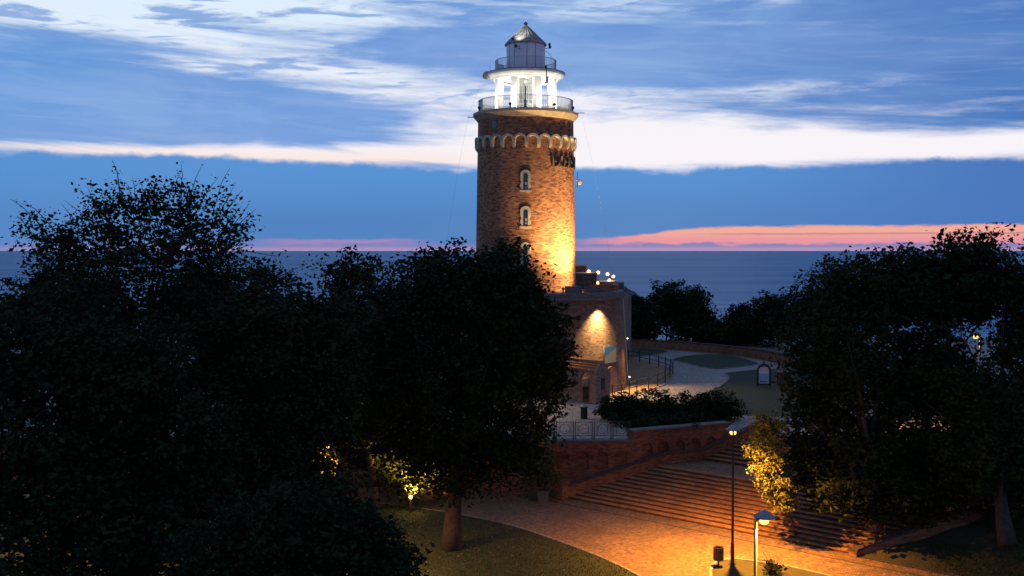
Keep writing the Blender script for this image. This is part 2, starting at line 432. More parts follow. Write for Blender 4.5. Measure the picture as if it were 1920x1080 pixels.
# ------------------------------------------------------------------ ground, street, plaza, sea
struct(sheet('ground', [(-260, -30), (260, -30), (260, 122), (-260, 122)], -.02, 'terrain'))
sea = struct(sheet('sea', [(-60000, 170), (60000, 170), (60000, 80000), (-60000, 80000)], -3.0, 'water'))
# beach falling to the water
bm_ = MB(); bm_.v = [(-260, 118, 2.6), (260, 118, 2.6), (260, 150, -.8), (-260, 150, -.8), (260, 190, -3.4), (-260, 190, -3.4)]
bm_.f = [(0, 1, 2, 3), (3, 2, 4, 5)]; struct(bm_.build('beach', 'beach_sand'))

ST0 = Vector((3.0, 54.8, 0)); SE = Vector((.76, -.65, 0)).normalized(); SN = Vector((.65, .76, 0)).normalized()
NL, NU = 12, 9; RISE = 1.56 / NL; RISEU = (PZ - 1.56) / NU
A1 = Vector((8.36, 55.9, 0)); A2 = Vector((10.9, 57.3, 0)); A3 = Vector((14.7, 59.0, 0)); SW = 15.7

lawn_edge = smooth_curve([(*G(x, y)[:2], 0) for x, y in ((560, 938), (640, 940), (705, 945), (770, 952), (870, 968), (950, 985), (1030, 1010), (1100, 1036), (1150, 1057), (1200, 1083), (1240, 1112), (1275, 1150), (1300, 1210))], 8)
e0, e1 = lawn_edge[0], lawn_edge[-1]
struct(sheet('street_pavement', [(e1.x, 14), (45, 14), (45, 30), tuple((ST0 + SE * (SW + 18))[:2]), tuple((ST0 + SN * .3)[:2]), (2.4, 56.2), (-60, 56.2), (-60, e0.y - 2)] , .004, 'street_setts'))
lawn = MB(); n = len(lawn_edge)
poly = [(-70, 8), (e1.x, 8)] + [(p.x, p.y) for p in reversed(lawn_edge)] + [(-70, e0.y + 1)]
lo = struct(sheet('lawn', poly, .055, 'lawn'))
kerb = struct(MB().box(-70, e0.y + .93, 0, e0.x - .2, e0.y + 1.05, .07).build('kerb', 'kerb_stone'))
ribbon('kerb', lawn_edge, .12, .0, .075, 'kerb_stone', .9, kerb)
# edging band across the street in front of the stairs
band = struct(MB().prism([tuple((ST0 - SN * 1.15 + SE * -.4)[:2]), tuple((ST0 - SN * 1.15 + SE * 26)[:2]), tuple((ST0 - SN * 1.03 + SE * 26)[:2]), tuple((ST0 - SN * 1.03 + SE * -.4)[:2])], .0, .012).build('paving_band', 'coping_brick'))

# the raised plaza and the grassy bank right of the stairs
W1 = Vector((6.6, 55.8, 0)); W2 = Vector((12.6, 58.5, 0))
top_r = A3 + SE * SW
plaza = MB().prism([(-80, 56.1), (W1.x, 56.1), (W2.x, W2.y + .35), (A3.x, A3.y), (top_r.x, top_r.y), (110, top_r.y - 55), (110, 121), (-80, 121)], .3, PZ)
struct(plaza.build('plaza_paving', 'cobble'))
bank = MB(); NXB, NYB = 50, 26
tot = (A3 - ST0).dot(SN)
for j in range(NYB + 1):
    for i in range(NXB + 1):
        s_ = -.25 + (tot + .35) * j / NYB; q = ST0 + SE * (SW + .35 + i * .9) + SN * s_
        h_ = max(0, min(1, (s_ - .0) / tot)); z_ = PZ * (h_ * .75 + .25 * h_ * h_ * (3 - 2 * h_)) + (.10 * math.sin(i * .7 + j * .3) * math.sin(j * .5) if 0 < j < NYB else 0) + .03
        bank.v.append((q.x, q.y, z_))
for j in range(NYB):
    for i in range(NXB):
        a = j * (NXB + 1) + i; bank.f.append((a, a + 1, a + NXB + 2, a + NXB + 1))
struct(bank.build('grass_bank', 'verge', smooth=True))
def bank_z(p):
    h_ = max(0, min(1, (Vector((p[0], p[1], 0)) - ST0).dot(SN) / tot)); return PZ * (h_ * .75 + .25 * h_ * h_ * (3 - 2 * h_))
def Gb(px, py):
    z = 0
    for _ in range(12): p = G(px, py, z); z = bank_z(p)
    return p
def bed(name, px, mat='lawn', dz=.03, kerb_w=0.1):
    pts = [G(x, y, PZ) for x, y in px]
    loop = smooth_curve([(p.x, p.y, 0) for p in pts] + [(pts[0].x, pts[0].y, 0)], 5)[:-1]
    o = struct(sheet(name, loop, PZ + dz, mat))
    if kerb_w: ribbon('kerb', loop + [loop[0]], kerb_w, PZ, dz + .03, 'kerb_stone', .8, o)
    return o
bed('lawn_bed', [(1150, 660), (1180, 654), (1215, 654), (1252, 658), (1244, 663), (1210, 668), (1150, 672)])
bed('lawn_bed', [(1258, 675), (1285, 668), (1330, 665), (1375, 668), (1421, 681), (1412, 685), (1380, 689), (1345, 692), (1318, 689), (1290, 682)])
bed('lawn_bed', [(1358, 700), (1420, 694), (1500, 692), (1600, 700), (1600, 775), (1420, 780), (1330, 765), (1296, 748), (1338, 731), (1362, 716), (1366, 707)])
sandp = [(1120, 700), (1176, 671), (1205, 676), (1240, 685), (1259, 694), (1264, 703), (1253, 715), (1235, 726), (1195, 739), (1150, 750), (1118, 752)]
bed('sandy_ground', sandp, 'sand', .02, 0.14)

# ------------------------------------------------------------------ retaining wall with blind arches
def wall_section(p0, p1, ztop, arches, label, first=True):
    d = p1 - p0; L = d.length; a = math.atan2(d.y, d.x)
    t_ = thing('retaining_wall', label, 'wall', (p0.x, p0.y, 0), a)
    MB().box(0, .20, 0, L, .55, ztop - .02).build('wall_core', 'wall_brick', t_)
    holes = [arch(cx, zb, .72, 1.0) for cx, zb in arches]
    put_plate('wall_face', [[(0, 0), (L, 0), (L, ztop - .03), (0, ztop - .03)]] + holes, .198, 'wall_brick', t_)
    for cx, zb in arches:          # ring of header bricks round each niche
        rg = MB(); r0, r1 = .36, .56; nb = 15; zc = zb + 1.0 - .36
        for k in range(nb):
            a0, a1 = PI * (k + .1) / nb, PI * (k + .9) / nb; i = len(rg.v)
            for y_ in (-.012, .02):
                for an, rr in ((a0, r0), (a1, r0), (a1, r1), (a0, r1)): rg.v.append((cx + rr * math.cos(an), y_, zc + rr * math.sin(an)))
            rg.f += [(i, i + 1, i + 2, i + 3), (i, i + 4, i + 5, i + 1), (i + 1, i + 5, i + 6, i + 2), (i + 2, i + 6, i + 7, i + 3), (i + 3, i + 7, i + 4, i)]
        rg.build('arch_ring', 'wall_brick', t_)
    nb = int(L / .3)
    return t_, L
tl, L = wall_section(Vector((-34, 55.8, 0)), W1, PZ, [(40.6 - .62 - k * 1.06, 1.35) for k in range(14)], 'brown brick retaining wall with blind arches below the ring-panel railing')
MB().box(0, -.06, PZ - .02, L, .62, PZ + .10).build('coping', 'grey_stone', tl)
tr, Lr = wall_section(W1, W2, PZ + .55, [(.95 + k * 1.06, 1.75) for k in range(5)], 'taller brick retaining wall with blind arches above the stair balustrade')
for k in range(int(Lr / .105)):      # soldier course and coping
    MB().box(k * .105 + .006, -.03, PZ + .40, k * .105 + .099, .1, PZ + .56).build('soldier_brick', 'wall_brick', tr)
MB().box(-.05, -.08, PZ + .56, Lr, .62, PZ + .66).build('coping', 'grey_stone', tr)

# ------------------------------------------------------------------ wide stairs
stairs = thing('staircase', 'wide brick and paver staircase lit orange, with a landing halfway', 'stairs', (0, 0, 0))
def step(p, q, z0, z1, wid=SW):
    """one step from left end p to next left end q, extending along SE"""
    a, b_ = p, q + (q - p) * .12
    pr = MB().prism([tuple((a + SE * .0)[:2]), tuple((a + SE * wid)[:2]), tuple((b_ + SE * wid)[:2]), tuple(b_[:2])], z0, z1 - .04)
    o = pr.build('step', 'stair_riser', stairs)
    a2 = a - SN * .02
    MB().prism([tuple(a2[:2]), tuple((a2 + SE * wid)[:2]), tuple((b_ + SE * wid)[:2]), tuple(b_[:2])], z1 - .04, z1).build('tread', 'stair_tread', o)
for k in range(NL):
    p = ST0.lerp(A1, k / NL); q = ST0.lerp(A1, (k + 1) / NL); step(p, q, 0, RISE * (k + 1))
p, q = A1.lerp(A2, .0), A2
lp = MB().prism([tuple(p[:2]), tuple((p + SE * SW)[:2]), tuple((q + SE * SW)[:2]), tuple(q[:2])], 0, 1.56 - .003); lp.build('landing', 'street_setts', stairs)
for k in range(NU):
    p = A2.lerp(A3, k / NU); q = A2.lerp(A3, (k + 1) / NU); step(p, q, .5, 1.56 + RISEU * (k + 1))
def balustrade(off, side, label):
    b_ = thing('stair_balustrade', label, 'balustrade', (0, 0, 0))
    hb = .62 if side > 0 else .22
    pts = [(ST0 - SN * .35 + SE * off, hb), (ST0 + SE * off, hb), (A1 + SE * off, 1.5 + hb), (A2 + SE * off, 1.5 + hb), (A3 + SE * off, PZ + hb - .05)]
    for k in range(len(pts) - 1):
        (p, z0), (q, z1) = pts[k], pts[k + 1]
        nrm = Vector((-(q - p).y, (q - p).x, 0)).normalized() * .34 * side
        ring = [p, q, q + nrm, p + nrm]
        if side < 0: ring = [p + nrm, q + nrm, q, p]; zz = [z0, z1, z1, z0]
        else: zz = [z0, z1, z1, z0]
        MB().prism([tuple(r[:2]) for r in ring], 0, [v - .003 * k for v in zz]).build('balustrade_wall', 'wall_brick', b_)
        n2 = nrm.normalized() * .05
        ring = [p - n2, q - n2, q + nrm + n2, p + nrm + n2]
        if side < 0: ring = ring[::-1]; zz = [z0, z1, z1, z0]
        o = MB().prism([tuple(r[:2]) for r in ring], [v for v in zz], [v + .10 - .002 * k for v in zz])
        o.build('coping', 'coping_brick', b_)
    pp = pts[0][0]
    if side > 0: MB().box(-.26, -.26, 0, .26, .26, .78).box(-.31, -.31, .78, .31, .31, .88).build('end_pillar', 'wall_brick', b_, (pp.x - .1, pp.y + .15 * side, 0), math.atan2(SE.y, SE.x))
balustrade(-.02, 1, 'sloping brick balustrade along the foot of the arched wall, left of the stairs')
balustrade(SW + .02, -1, 'sloping brick balustrade half hidden under the trees, right of the stairs')

# ------------------------------------------------------------------ ring-panel railing on the plaza edge
rail = thing('plaza_railing', 'black iron railing with rings in its panels, on the plaza edge', 'railing', (0, 0, 0))
yl = 56.15; pw = 1.04; x1 = 6.5
NP = 13
post = MB().box(-.025, -.025, 0, .025, .025, 1.0); bar = MB().box(-.009, -.009, .2, .009, .009, .95)
pm_ = post.build('post', 'dark_iron', rail, (x1, yl, PZ + .10)).data
ring_me = None; bar_me = None
for k in range(NP):
    xa = x1 - k * pw
    if k: link('post', pm_, rail, (xa - .0, yl, PZ + .10))
    link('post', pm_, rail, (xa - pw + .11, yl, PZ + .10))
    xl, xr = xa - pw + .11, xa
    for z_ in (.2, .95): MB().box(xl, -.014, z_ - .014, xr, .014, z_ + .014).build('rail', 'dark_iron', rail, (0, yl, PZ + .10))
    c = (xl + xr) / 2
    if ring_me is None:
        ring_me = MB().tube([(.27 * math.cos(a * PI / 12), 0, .575 + .27 * math.sin(a * PI / 12)) for a in range(25)], .014, 6).build('ring', 'dark_iron', rail, (c, yl, PZ + .10)).data
        bar_me = bar.build('bar', 'dark_iron', rail, (c - .28, yl, PZ + .10)).data
        first = True
    else: link('ring', ring_me, rail, (c, yl, PZ + .10)); link('bar', bar_me, rail, (c - .28, yl, PZ + .10))
    for dx in (-.36, .28, .36): link('bar', bar_me, rail, (c + dx, yl, PZ + .10))

# ------------------------------------------------------------------ fort drum under the lighthouse
CX, CY = 1.0625, 80.0
PLZ = 10.25
fort = thing('fort_base', 'round battered brick fort drum carrying the lighthouse', 'fort', (CX, CY, 0))
MB().lathe([(7.92, PZ - .3), (7.48, 9.75)], 120).build('drum_wall', 'fort_brick', fort, smooth=True, cyl=7.7)
MB().lathe([(7.44, 9.70), (7.62, 9.76), (7.66, 9.80), (7.66, 10.16), (7.58, 10.30), (7.05, 10.30), (7.0, 10.25), (0.2, 10.27)], 120).build('platform_cornice', 'grey_stone', fort, smooth=False)
def rim_block(a0, a1, r0, r1, z0, z1, mat, name='parapet_block', parent=fort):
    mb = MB(); n_ = max(2, int(abs(a1 - a0) / .06)); pts = []
    for k in range(n_ + 1):
        a = a0 + (a1 - a0) * k / n_; pts.append((r1 * math.cos(a), r1 * math.sin(a)))
    for k in range(n_, -1, -1):
        a = a0 + (a1 - a0) * k / n_; pts.append((r0 * math.cos(a), r0 * math.sin(a)))
    return mb.prism(pts, z0, z1).build(name, mat, parent)
def ang(px):   # angle on the front of the drum for a photo column
    s_ = (px - 986) / (F / CY) / 7.3; return -PI / 2 + math.asin(max(-1, min(1, s_ * .93)))
for a, b_, h in ((1066, 1089, .5), (1108, 1118, .42), (990, 1012, .5), (920, 950, .5)):
    rim_block(ang(a), ang(b_), 6.5, 7.3, 10.28, 10.28 + h, 'grey_stone')
rim_block(ang(1119), ang(1154), 6.7, 7.25, 10.28, 10.86, 'fort_brick')
rim_block(-.32, .35, 6.8, 7.25, 10.28, 10.75, 'fort_brick')
chain = MB()
a0, a1 = ang(1089), ang(1108)
chain.tube([(7.0 * math.cos(a0 + (a1 - a0) * k / 10), 7.0 * math.sin(a0 + (a1 - a0) * k / 10), 10.7 - .12 * math.sin(PI * k / 10)) for k in range(11)], .025, 5)
chain.build('chain', 'dark_iron', fort)
# white down pipe on the right flank
pa = -.105
pp = [((r_ + .09) * math.cos(pa), (r_ + .09) * math.sin(pa), z_) for r_, z_ in ((7.45, 10.15), (7.48, 9.7), (7.70, 6.2), (7.92, 2.9))]
MB().tube(pp, .05, 8).build('drain_pipe', 'pipe', fort, smooth=True)
# bricked-up arch near the ground, right of the porch
o = put_plate('blind_arch', [arch(0, 0, 1.7, 2.0)], .08, 'porch_brick', fort, (0, 0, PZ), None, bend=7.94)
o.rotation_euler = (0, 0, math.asin((1146 - 986) / (F / CY) / 7.9 * .94))
# hooded lamp under the platform edge that washes the wall
la = math.asin(5.15 / 7.5) - PI / 2
hl = Vector((7.5 * math.cos(la), 7.5 * math.sin(la), 9.52)); ol = Vector((math.cos(la), math.sin(la), 0))
wl = thing('wall_lamp', 'hooded lamp under the platform edge washing the drum wall yellow', 'lamp', (CX, CY, 0))
MB().tube([hl, hl + ol * .68 + Vector((0, 0, .06))], .03, 6).build('bracket', 'dark_iron', wl)
hh = hl + ol * .62
mb = MB().lathe([(.03, .16), (.16, .02), (.15, .0), (.02, .13)], 14); o = mb.build('hood', 'dark_iron', wl, hh)
MB().ellip((0, 0, .04), (.06, .06, .04), 10, 6).build('bulb', 'warm_bulb', wl, hh)
add_light('SPOT', 'wall_wash', hh + Vector((0, 0, -.04)), 4600, WARM, wl, hh + ol * -.22 + Vector((0, 0, -4.2)), .05, 104, 1.0)

for zz_, aa_, lab in ((D(1174, 632, CY).z, -.16, 'small white lamp on the right flank of the drum, level with the far wall'), (D(1177, 702, CY).z, -.20, 'small white lamp low on the right flank of the drum above the sand')):
    r_ = 7.92 - .44 * (zz_ - PZ) / 6.9; u = Vector((math.cos(aa_), math.sin(aa_), 0)); p_ = Vector((CX, CY, zz_)) + u * r_
    fl_ = thing('flank_lamp', lab, 'lamp', (0, 0, 0))
    MB().tube([p_ - u * .05, p_ + u * .22], .03, 6).build('bracket', 'dark_iron', fl_); MB().ellip(p_ + u * .26, (.06, .06, .05), 10, 6).build('globe', 'white_bulb', fl_)
    add_light('SPOT', 'flank_glow', p_ + u * .42 + Vector((0, -.05, .02)), 1900 if zz_ > 5 else 40, (1.0, .55, .22), fl_, p_ + u * 3.2 + Vector((0, -2.5, -3.0)), .05, 125, .8)
# information map board on the drum
ma = math.asin((1141 - 986) / (F / CY) / 7.72 * .945)
mbd = thing('map_board', 'flat map board in blue and cream on the drum wall beside the porch', 'board', (CX, CY, 0), ma)
put_plate('panel', [[(-.85, 5.05), (.85, 5.05), (.85, 6.35), (-.85, 6.35)]], .05, 'grey_stone', mbd, (0, 0, 0), None, bend=7.86)
m, t, b = newmat('map_print'); oc = objco(t); xx, yy, zz = t.sep(oc)[:3]
nn = t.noise(oc, 2.2, 5, .6)
coast = t.m('ADD', t.m('MULTIPLY', xx, -.40), t.m('ADD', zz, t.m('MULTIPLY', nn, .5)))
c = t.mix(t.sm(coast, 6.05, 6.10), (.34, .31, .24, 1), (.06, .19, .36, 1))
c = t.mix(t.sm(t.noise(oc, 9, 3, .6), .58, .63), c, (.30, .28, .22, 1)); t.l.new(c, b.inputs['Base Color']); b.inputs['Roughness'].default_value = .5
put_plate('map_print', [[(-.80, 5.10), (.80, 5.10), (.80, 6.30), (-.80, 6.30)]], .01, 'map_print', mbd, (0, 0, 0), None, bend=7.874)

# ------------------------------------------------------------------ gabled porch
pc = G(1113, 757, PZ); pax = Vector((.6, -.8, 0)); pw_, pl_ = 1.25, 3.4
prz = math.atan2(-pax.y, -pax.x)     # local x runs from the near corner back into the drum
porch = thing('entrance_porch', 'small gabled brick porch with orange tiled roof against the drum', 'porch', (pc.x, pc.y, PZ), prz)
# local: x back into the drum, y to the gable side; left face is y=0 -> local -y outside.  pax back = +x
EH, RH = 2.2, 2.78
sgn = -1
me = put_plate('side_wall', [[(0, 0), (pl_, 0), (pl_, EH), (0, EH)], arch(.95, .02, 1.0, 2.0)], .25, 'porch_brick', porch)
me.scale = (1, -1, 1); me.location = (0, 0, 0)
MB().box(.25, -pw_, 0, pl_, -pw_ + .2, EH).build('rear_wall', 'porch_brick', porch)
MB().box(1.9, -pw_ + .2, 0, 2.0, -.25, EH - .02).build('inner_wall', 'porch_brick', porch)
gv = MB(); gv.v = [(0, 0, 0), (0, -pw_, 0), (0, -pw_, EH), (0, -pw_ / 2, RH + .12), (0, 0, EH), (.24, 0, 0), (.24, -pw_, 0), (.24, -pw_, EH), (.24, -pw_ / 2, RH + .12), (.24, 0, EH)]
gv.f = [(0, 4, 3, 2, 1), (5, 6, 7, 8, 9), (0, 5, 9, 4), (4, 9, 8, 3), (3, 8, 7, 2), (2, 7, 6, 1)]
for i_, v in enumerate(gv.v): gv.v[i_] = (v[0] - .26 if v[0] < .1 else v[0] - .245, v[1] * 1.05 + .03, v[2] + (.05 if v[2] > 1 else 0))
gv.build('gable_wall', 'porch_brick', porch)
MB().box(-.29, -pw_ / 2 - .16, .95, -.262, -pw_ / 2 + .16, 1.75).build('niche', 'dull_frame', porch)  # flat dark plate on the wall, its colour standing in for a recess's shade
MB().box(1.8, -pw_ + .2, .9, 1.88, -.5, 1.6).build('window', 'pale_pane', porch)
roof = MB(); ov = .12
yc = -pw_ / 2
roof.v = [(-.02, ov, EH - .03), (pl_, ov, EH - .03), (pl_, yc, RH), (-.02, yc, RH), (pl_, -pw_ - ov, EH - .03), (-.02, -pw_ - ov, EH - .03)]
roof.f = [(0, 1, 2, 3), (3, 2, 4, 5)]; ro = roof.build('roof', 'tile_roof', porch)
sl = math.hypot(pw_ / 2 + ov, RH - EH + .03); tilt_ = math.atan2(RH - EH + .03, pw_ / 2 + ov)
tm = None
for side in (1, -1):
    for r_ in range(4):
        for k in range(17):
            f_ = (r_ + .06) / 4
            y0 = yc + side * ((pw_ / 2 + ov) * (1 - f_)); z0 = EH - .03 + (RH - EH + .03) * f_ + .02
            if tm is None:
                tb = MB().tube([(0, 0, 0), (0, 0, sl / 4 * 1.15)], [.085, .07], 8); o = tb.build('roof_tile', 'tile_roof', ro, smooth=True); tm = o.data
            else: o = link('roof_tile', tm, ro)
            o.location = (.08 + k * .2, y0, z0); o.rotation_euler = (side * (PI / 2 - tilt_), 0, 0)
tm2 = None
for k in range(14):
    if tm2 is None: o = MB().tube([(0, 0, 0), (.27, 0, 0)], [.11, .095], 8).build('ridge_tile', 'tile_roof', ro, smooth=True); tm2 = o.data
    else: o = link('ridge_tile', tm2, ro)
    o.location = (-.04 + k * .24, yc, RH + .03)
gate = MB()
for k in range(6): gate.box(.47 + 0, -.02 + .1 * k + .02, .05, .49, .1 * k + .02, 1.7)
gate.box(.465, 0, .1, .495, .58, .14).box(.465, 0, 1.6, .495, .58, 1.64).build('gate_leaf', 'dark_iron', porch)
add_light('POINT', 'porch_light', (1.3, -.62, 2.1), 10, (1.0, .75, .55), porch, None, .05)
MB().box(.15, 0, .0, 1.75, .5, .08).build('doorstep', 'grey_stone', porch)

# ------------------------------------------------------------------ lighthouse
lh = thing('lighthouse', 'round brick lighthouse tower with a floodlit white lantern gallery', 'lighthouse', (CX, CY, 0))
ZB, ZT = PLZ, 23.45
RB, RT = 3.92, 3.70
def rad(z): return RB + (RT - RB) * (z - ZB) / (ZT - ZB)
MB().lathe([(rad(z), z) for z in np.linspace(ZB, ZT, 14)], 128).build('shaft', 'tower_brick', lh, smooth=True, cyl=3.8)
MB().lathe([(RB + .10, ZB), (RB + .10, ZB + .35), (RB - .02, ZB + .45)], 96).build('plinth', 'tower_brick', lh, cyl=3.8)
MB().lathe([(3.69, 23.30), (3.78, 23.36), (4.00, 23.62), (4.09, 23.72), (4.09, 23.90), (3.95, 23.96), (.5, 23.97)], 96).build('cornice', 'cornice_stone', lh, smooth=False)
# corbelled arch frieze: 26 stone arches standing proud of the wall
NA = 26; zsp = D(986, 262, CY - 3.8).z; RF = rad(zsp) - .01
pitch_a = 2 * PI / NA; aw = pitch_a * RF
def arch_piece():
    mb = MB(); dep = .24; ri, ro_ = aw / 2 - .13, aw / 2 + .035; n_ = 14
    def P(u, w, v): a = u / RF; return ((RF + w) * math.cos(a), (RF + w) * math.sin(a), v)
    prof = []
    pts_i = [(ri * math.cos(PI * k / n_), ri * math.sin(PI * k / n_)) for k in range(n_ + 1)]
    pts_o = [(min(aw / 2 - .004, max(-aw / 2 + .004, ro_ * math.cos(PI * k / n_))), ro_ * math.sin(PI * k / n_)) for k in range(n_ + 1)]
    leg = .30
    pts_i = [(ri, -leg)] + pts_i + [(-ri, -leg)]; pts_o = [(aw / 2 - .004, -leg)] + pts_o + [(-aw / 2 + .004, -leg)]
    i0 = len(mb.v); m_ = len(pts_i)
    for (a, b_) in zip(pts_i, pts_o):
        mb.v += [P(a[0], dep, zsp + a[1]), P(b_[0], dep, zsp + b_[1]), P(a[0], -.02, zsp + a[1]), P(b_[0], -.02, zsp + b_[1])]
    for k in range(m_ - 1):
        a = i0 + 4 * k; c_ = a + 4
        mb.f += [(a, a + 1, c_ + 1, c_), (a + 1, a + 3, c_ + 3, c_ + 1), (a + 2, a, c_, c_ + 2)]
    mb.f += [(i0, i0 + 2, i0 + 3, i0 + 1), (i0 + 4 * m_ - 4, i0 + 4 * m_ - 3, i0 + 4 * m_ - 1, i0 + 4 * m_ - 2)]
    return mb
def corbel_piece():
    mb = MB()
    for q, (zz0, zz1, hw, dp) in enumerate(((-.40, -.30, .125, .21), (-.47, -.405, .105, .15), (-.54, -.475, .09, .09))):
        i = len(mb.v)
        for z_ in (zz0, zz1):
            for u, w in ((-hw, -.02), (hw, -.02), (hw, dp), (-hw, dp)):
                a = (u + aw / 2) / RF; mb.v.append(((RF + w) * math.cos(a), (RF + w) * math.sin(a), zsp + z_))
        mb.f += [(i + 3, i + 2, i + 1, i), (i + 4, i + 5, i + 6, i + 7), (i, i + 1, i + 5, i + 4), (i + 1, i + 2, i + 6, i + 5), (i + 2, i + 3, i + 7, i + 6), (i + 3, i, i + 4, i + 7)]
    return mb
am_o = arch_piece().build('frieze_arch', 'stone', lh); am = am_o.data
cm = corbel_piece().build('corbel', 'stone', am_o).data
for k in range(1, NA):
    o = link('frieze_arch', am, lh, None, k * pitch_a); link('corbel', cm, o)
# windows
def tower_window(py, yo=0.0):
    zc = D(984, py, CY - 3.8).z; r_ = rad(zc)
    w = bpy.data.objects.new('window', None); COL.objects.link(w); w.parent = lh; w.rotation_euler = (0, 0, R(-.9))
    s = 1 / (F / (CY - 3.8)); H = 39 * s; W_ = 20 * s; ow, oh = 8.6 * s, 31.5 * s
    z0 = zc - H / 2
    out = []; tooth = [(0, W_ * .40), (.16, W_ * .40), (.16, W_ * .50), (.34, W_ * .50), (.34, W_ * .42), (.50, W_ * .42), (.50, W_ * .50), (.66, W_ * .50)]
    right = [(w_, z0 + t_ * H * .98) for t_, w_ in tooth]
    rr = W_ / 2; zs = z0 + H - rr
    head = [(rr * math.cos(PI * k / 14), zs + rr * math.sin(PI * k / 14)) for k in range(1, 14)]
    out = right + head + [(-x_, z_) for x_, z_ in reversed(right)]
    put_plate('surround', [out, arch(0, z0 + .06, ow, oh)], .20, 'stone', w, None, None, bend=r_ + .09)
    put_plate('sill', [[(-W_ * .56, z0 - .10), (W_ * .56, z0 - .10), (W_ * .56, z0 + .05), (-W_ * .56, z0 + .05)]], .26, 'stone', w, None, None, bend=r_ + .15)
    put_plate('frame', [arch(0, z0 + .06, ow * .99, oh * .99)], .05, 'dull_frame', w, None, None, bend=r_ + .012)
    put_plate('pane', [arch(0, z0 + .06 + oh * .52, ow * .8, oh * .43)], .01, 'glass', w, None, None, bend=r_ + .017)
    for q in (0, 1):
        zq = z0 + .12 + q * oh * .25
        put_plate('pane', [[(-.02, zq), (ow * .40, zq), (ow * .40, zq + oh * .17), (-.02, zq + oh * .17)]], .01, 'pale_pane', w, None, None, bend=r_ + .018)  # pale colour stands in for light reflected by the lower panes
        put_plate('pane', [[(-ow * .40, zq), (-.05, zq), (-.05, zq + oh * .17), (-ow * .40, zq + oh * .17)]], .01, 'glass', w, None, None, bend=r_ + .018)
    # relieving arch of darker header bricks above
    rg = MB(); r0, r1 = rr + .05, rr + .2
    for k in range(9):
        a0, a1 = PI * (.22 + .56 * k / 9), PI * (.22 + .56 * (k + .85) / 9); i = len(rg.v)
        for dr in (.03, -.02):
            for an, q in ((a0, r0), (a1, r0), (a1, r1), (a0, r1)):
                u = q * math.cos(an); aa = u / r_ - PI / 2; rg.v.append(((r_ + dr) * math.cos(aa), (r_ + dr) * math.sin(aa), zs + q * math.sin(an)))
        rg.f += [(i, i + 1, i + 2, i + 3), (i, i + 4, i + 5, i + 1), (i + 1, i + 5, i + 6, i + 2), (i + 2, i + 6, i + 7, i + 3), (i + 3, i + 7, i + 4, i)]
    rg.build('header_arch', 'coping_brick', w)
for py in (338, 406, 474): tower_window(py)
wz = D(927, 233, CY - 2.8).z; wr = rad(wz)
sqw = put_plate('square_window', [[(-.28, wz - .32), (.28, wz - .32), (.28, wz + .30), (-.28, wz + .30)]], .06, 'dull_frame', lh, None, math.asin(-59 / (F / CY) / wr * .965), bend=wr + .02)
put_plate('pane', [[(-.22, wz - .27), (.22, wz - .27), (.22, wz + .25), (-.22, wz + .25)]], .01, 'glass', sqw, None, None, bend=wr + .026)
# iron numerals on the wall
SEG = {'1': [[(.30, 0), (.30, 1)], [(.30, 1), (.12, .8)]],
       '9': [[(.44 * math.cos(a) * .62 + .3, .70 + .29 * math.sin(a)) for a in np.linspace(0, 2 * PI, 14)], [(.57, .70), (.55, .35), (.42, .08), (.1, .02)]],
       '0': [[(.3 + .28 * math.cos(a), .5 + .49 * math.sin(a)) for a in np.linspace(0, 2 * PI, 18)]],
       '4': [[(.45, 0), (.45, 1), (.05, .35), (.62, .35)]],
       '5': [[(.58, 1), (.12, 1), (.1, .58), (.4, .62), (.58, .4), (.5, .1), (.25, 0), (.06, .1)]]}
nz = D(1048, 301, CY - 2.7).z; nr = rad(nz) + .05
u0 = math.asin((1029 - 986) / (F / CY) / nr * .96) * nr; hN = .86; ucur = u0
for ch in '19091945':
    mb = MB()
    for pl in SEG[ch]:
        fine_ = []
        for k in range(len(pl) - 1):
            for q in range(3): fine_.append((pl[k][0] + (pl[k + 1][0] - pl[k][0]) * q / 3, pl[k][1] + (pl[k + 1][1] - pl[k][1]) * q / 3))
        fine_.append(pl[-1])
        mb.tube([((nr) * math.cos((ucur + x_ * hN * .92) / nr - PI / 2), nr * math.sin((ucur + x_ * hN * .92) / nr - PI / 2), nz - hN / 2 + y_ * hN) for x_, y_ in fine_], .06, 6)
    mb.build('numeral', 'black_paint', lh); ucur += hN * (.50 if ch == '1' else .66)
# antenna cluster on the right flank
az_ = D(1080, 342, CY).z
an = MB().tube([(rad(az_) - .05, 0, az_ - .35), (rad(az_) + .25, -.05, az_ - .35), (rad(az_) + .25, -.05, az_ + .75)], .025, 6)
an.build('antenna_mast', 'dark_iron', lh)
MB().ellip((rad(az_) + .42, -.15, az_), (.16, .10, .22), 10, 6).box(rad(az_) + .12, -.1, az_ + .1, rad(az_) + .40, 0, az_ + .16).build('antenna_dish', 'stone', lh)
# gallery: deck, railing, floodlights
DZ = 23.98; RG = 3.66
MB().lathe([(RG + .03, DZ + .9), (RG + .03, DZ + .94), (RG - .03, DZ + .94), (RG - .03, DZ + .9)], 72, True).build('handrail', 'rail_metal', lh)
MB().lathe([(RG + .02, DZ + .08), (RG + .02, DZ + .11), (RG - .02, DZ + .11), (RG - .02, DZ + .08)], 72, True).build('foot_rail', 'rail_metal', lh)
bb = MB().box(-.011, -.011, 0, .011, .011, .92).build('baluster', 'rail_metal', lh, (RG, 0, DZ)).data
for k in range(1, 150):
    a = 2 * PI * k / 150; link('baluster', bb, lh, (RG * math.cos(a), RG * math.sin(a), DZ), a)
# white rain shields fixed to parts of the railing
for a0, a1 in ((PI + .02, PI + .42), (-.34, .02), (.35, 1.0), (2.2, 2.9)):
    rim_block(a0, a1, RG - .06, RG - .045, DZ + .05, DZ + .93, 'white_paint', 'railing_shield', lh)
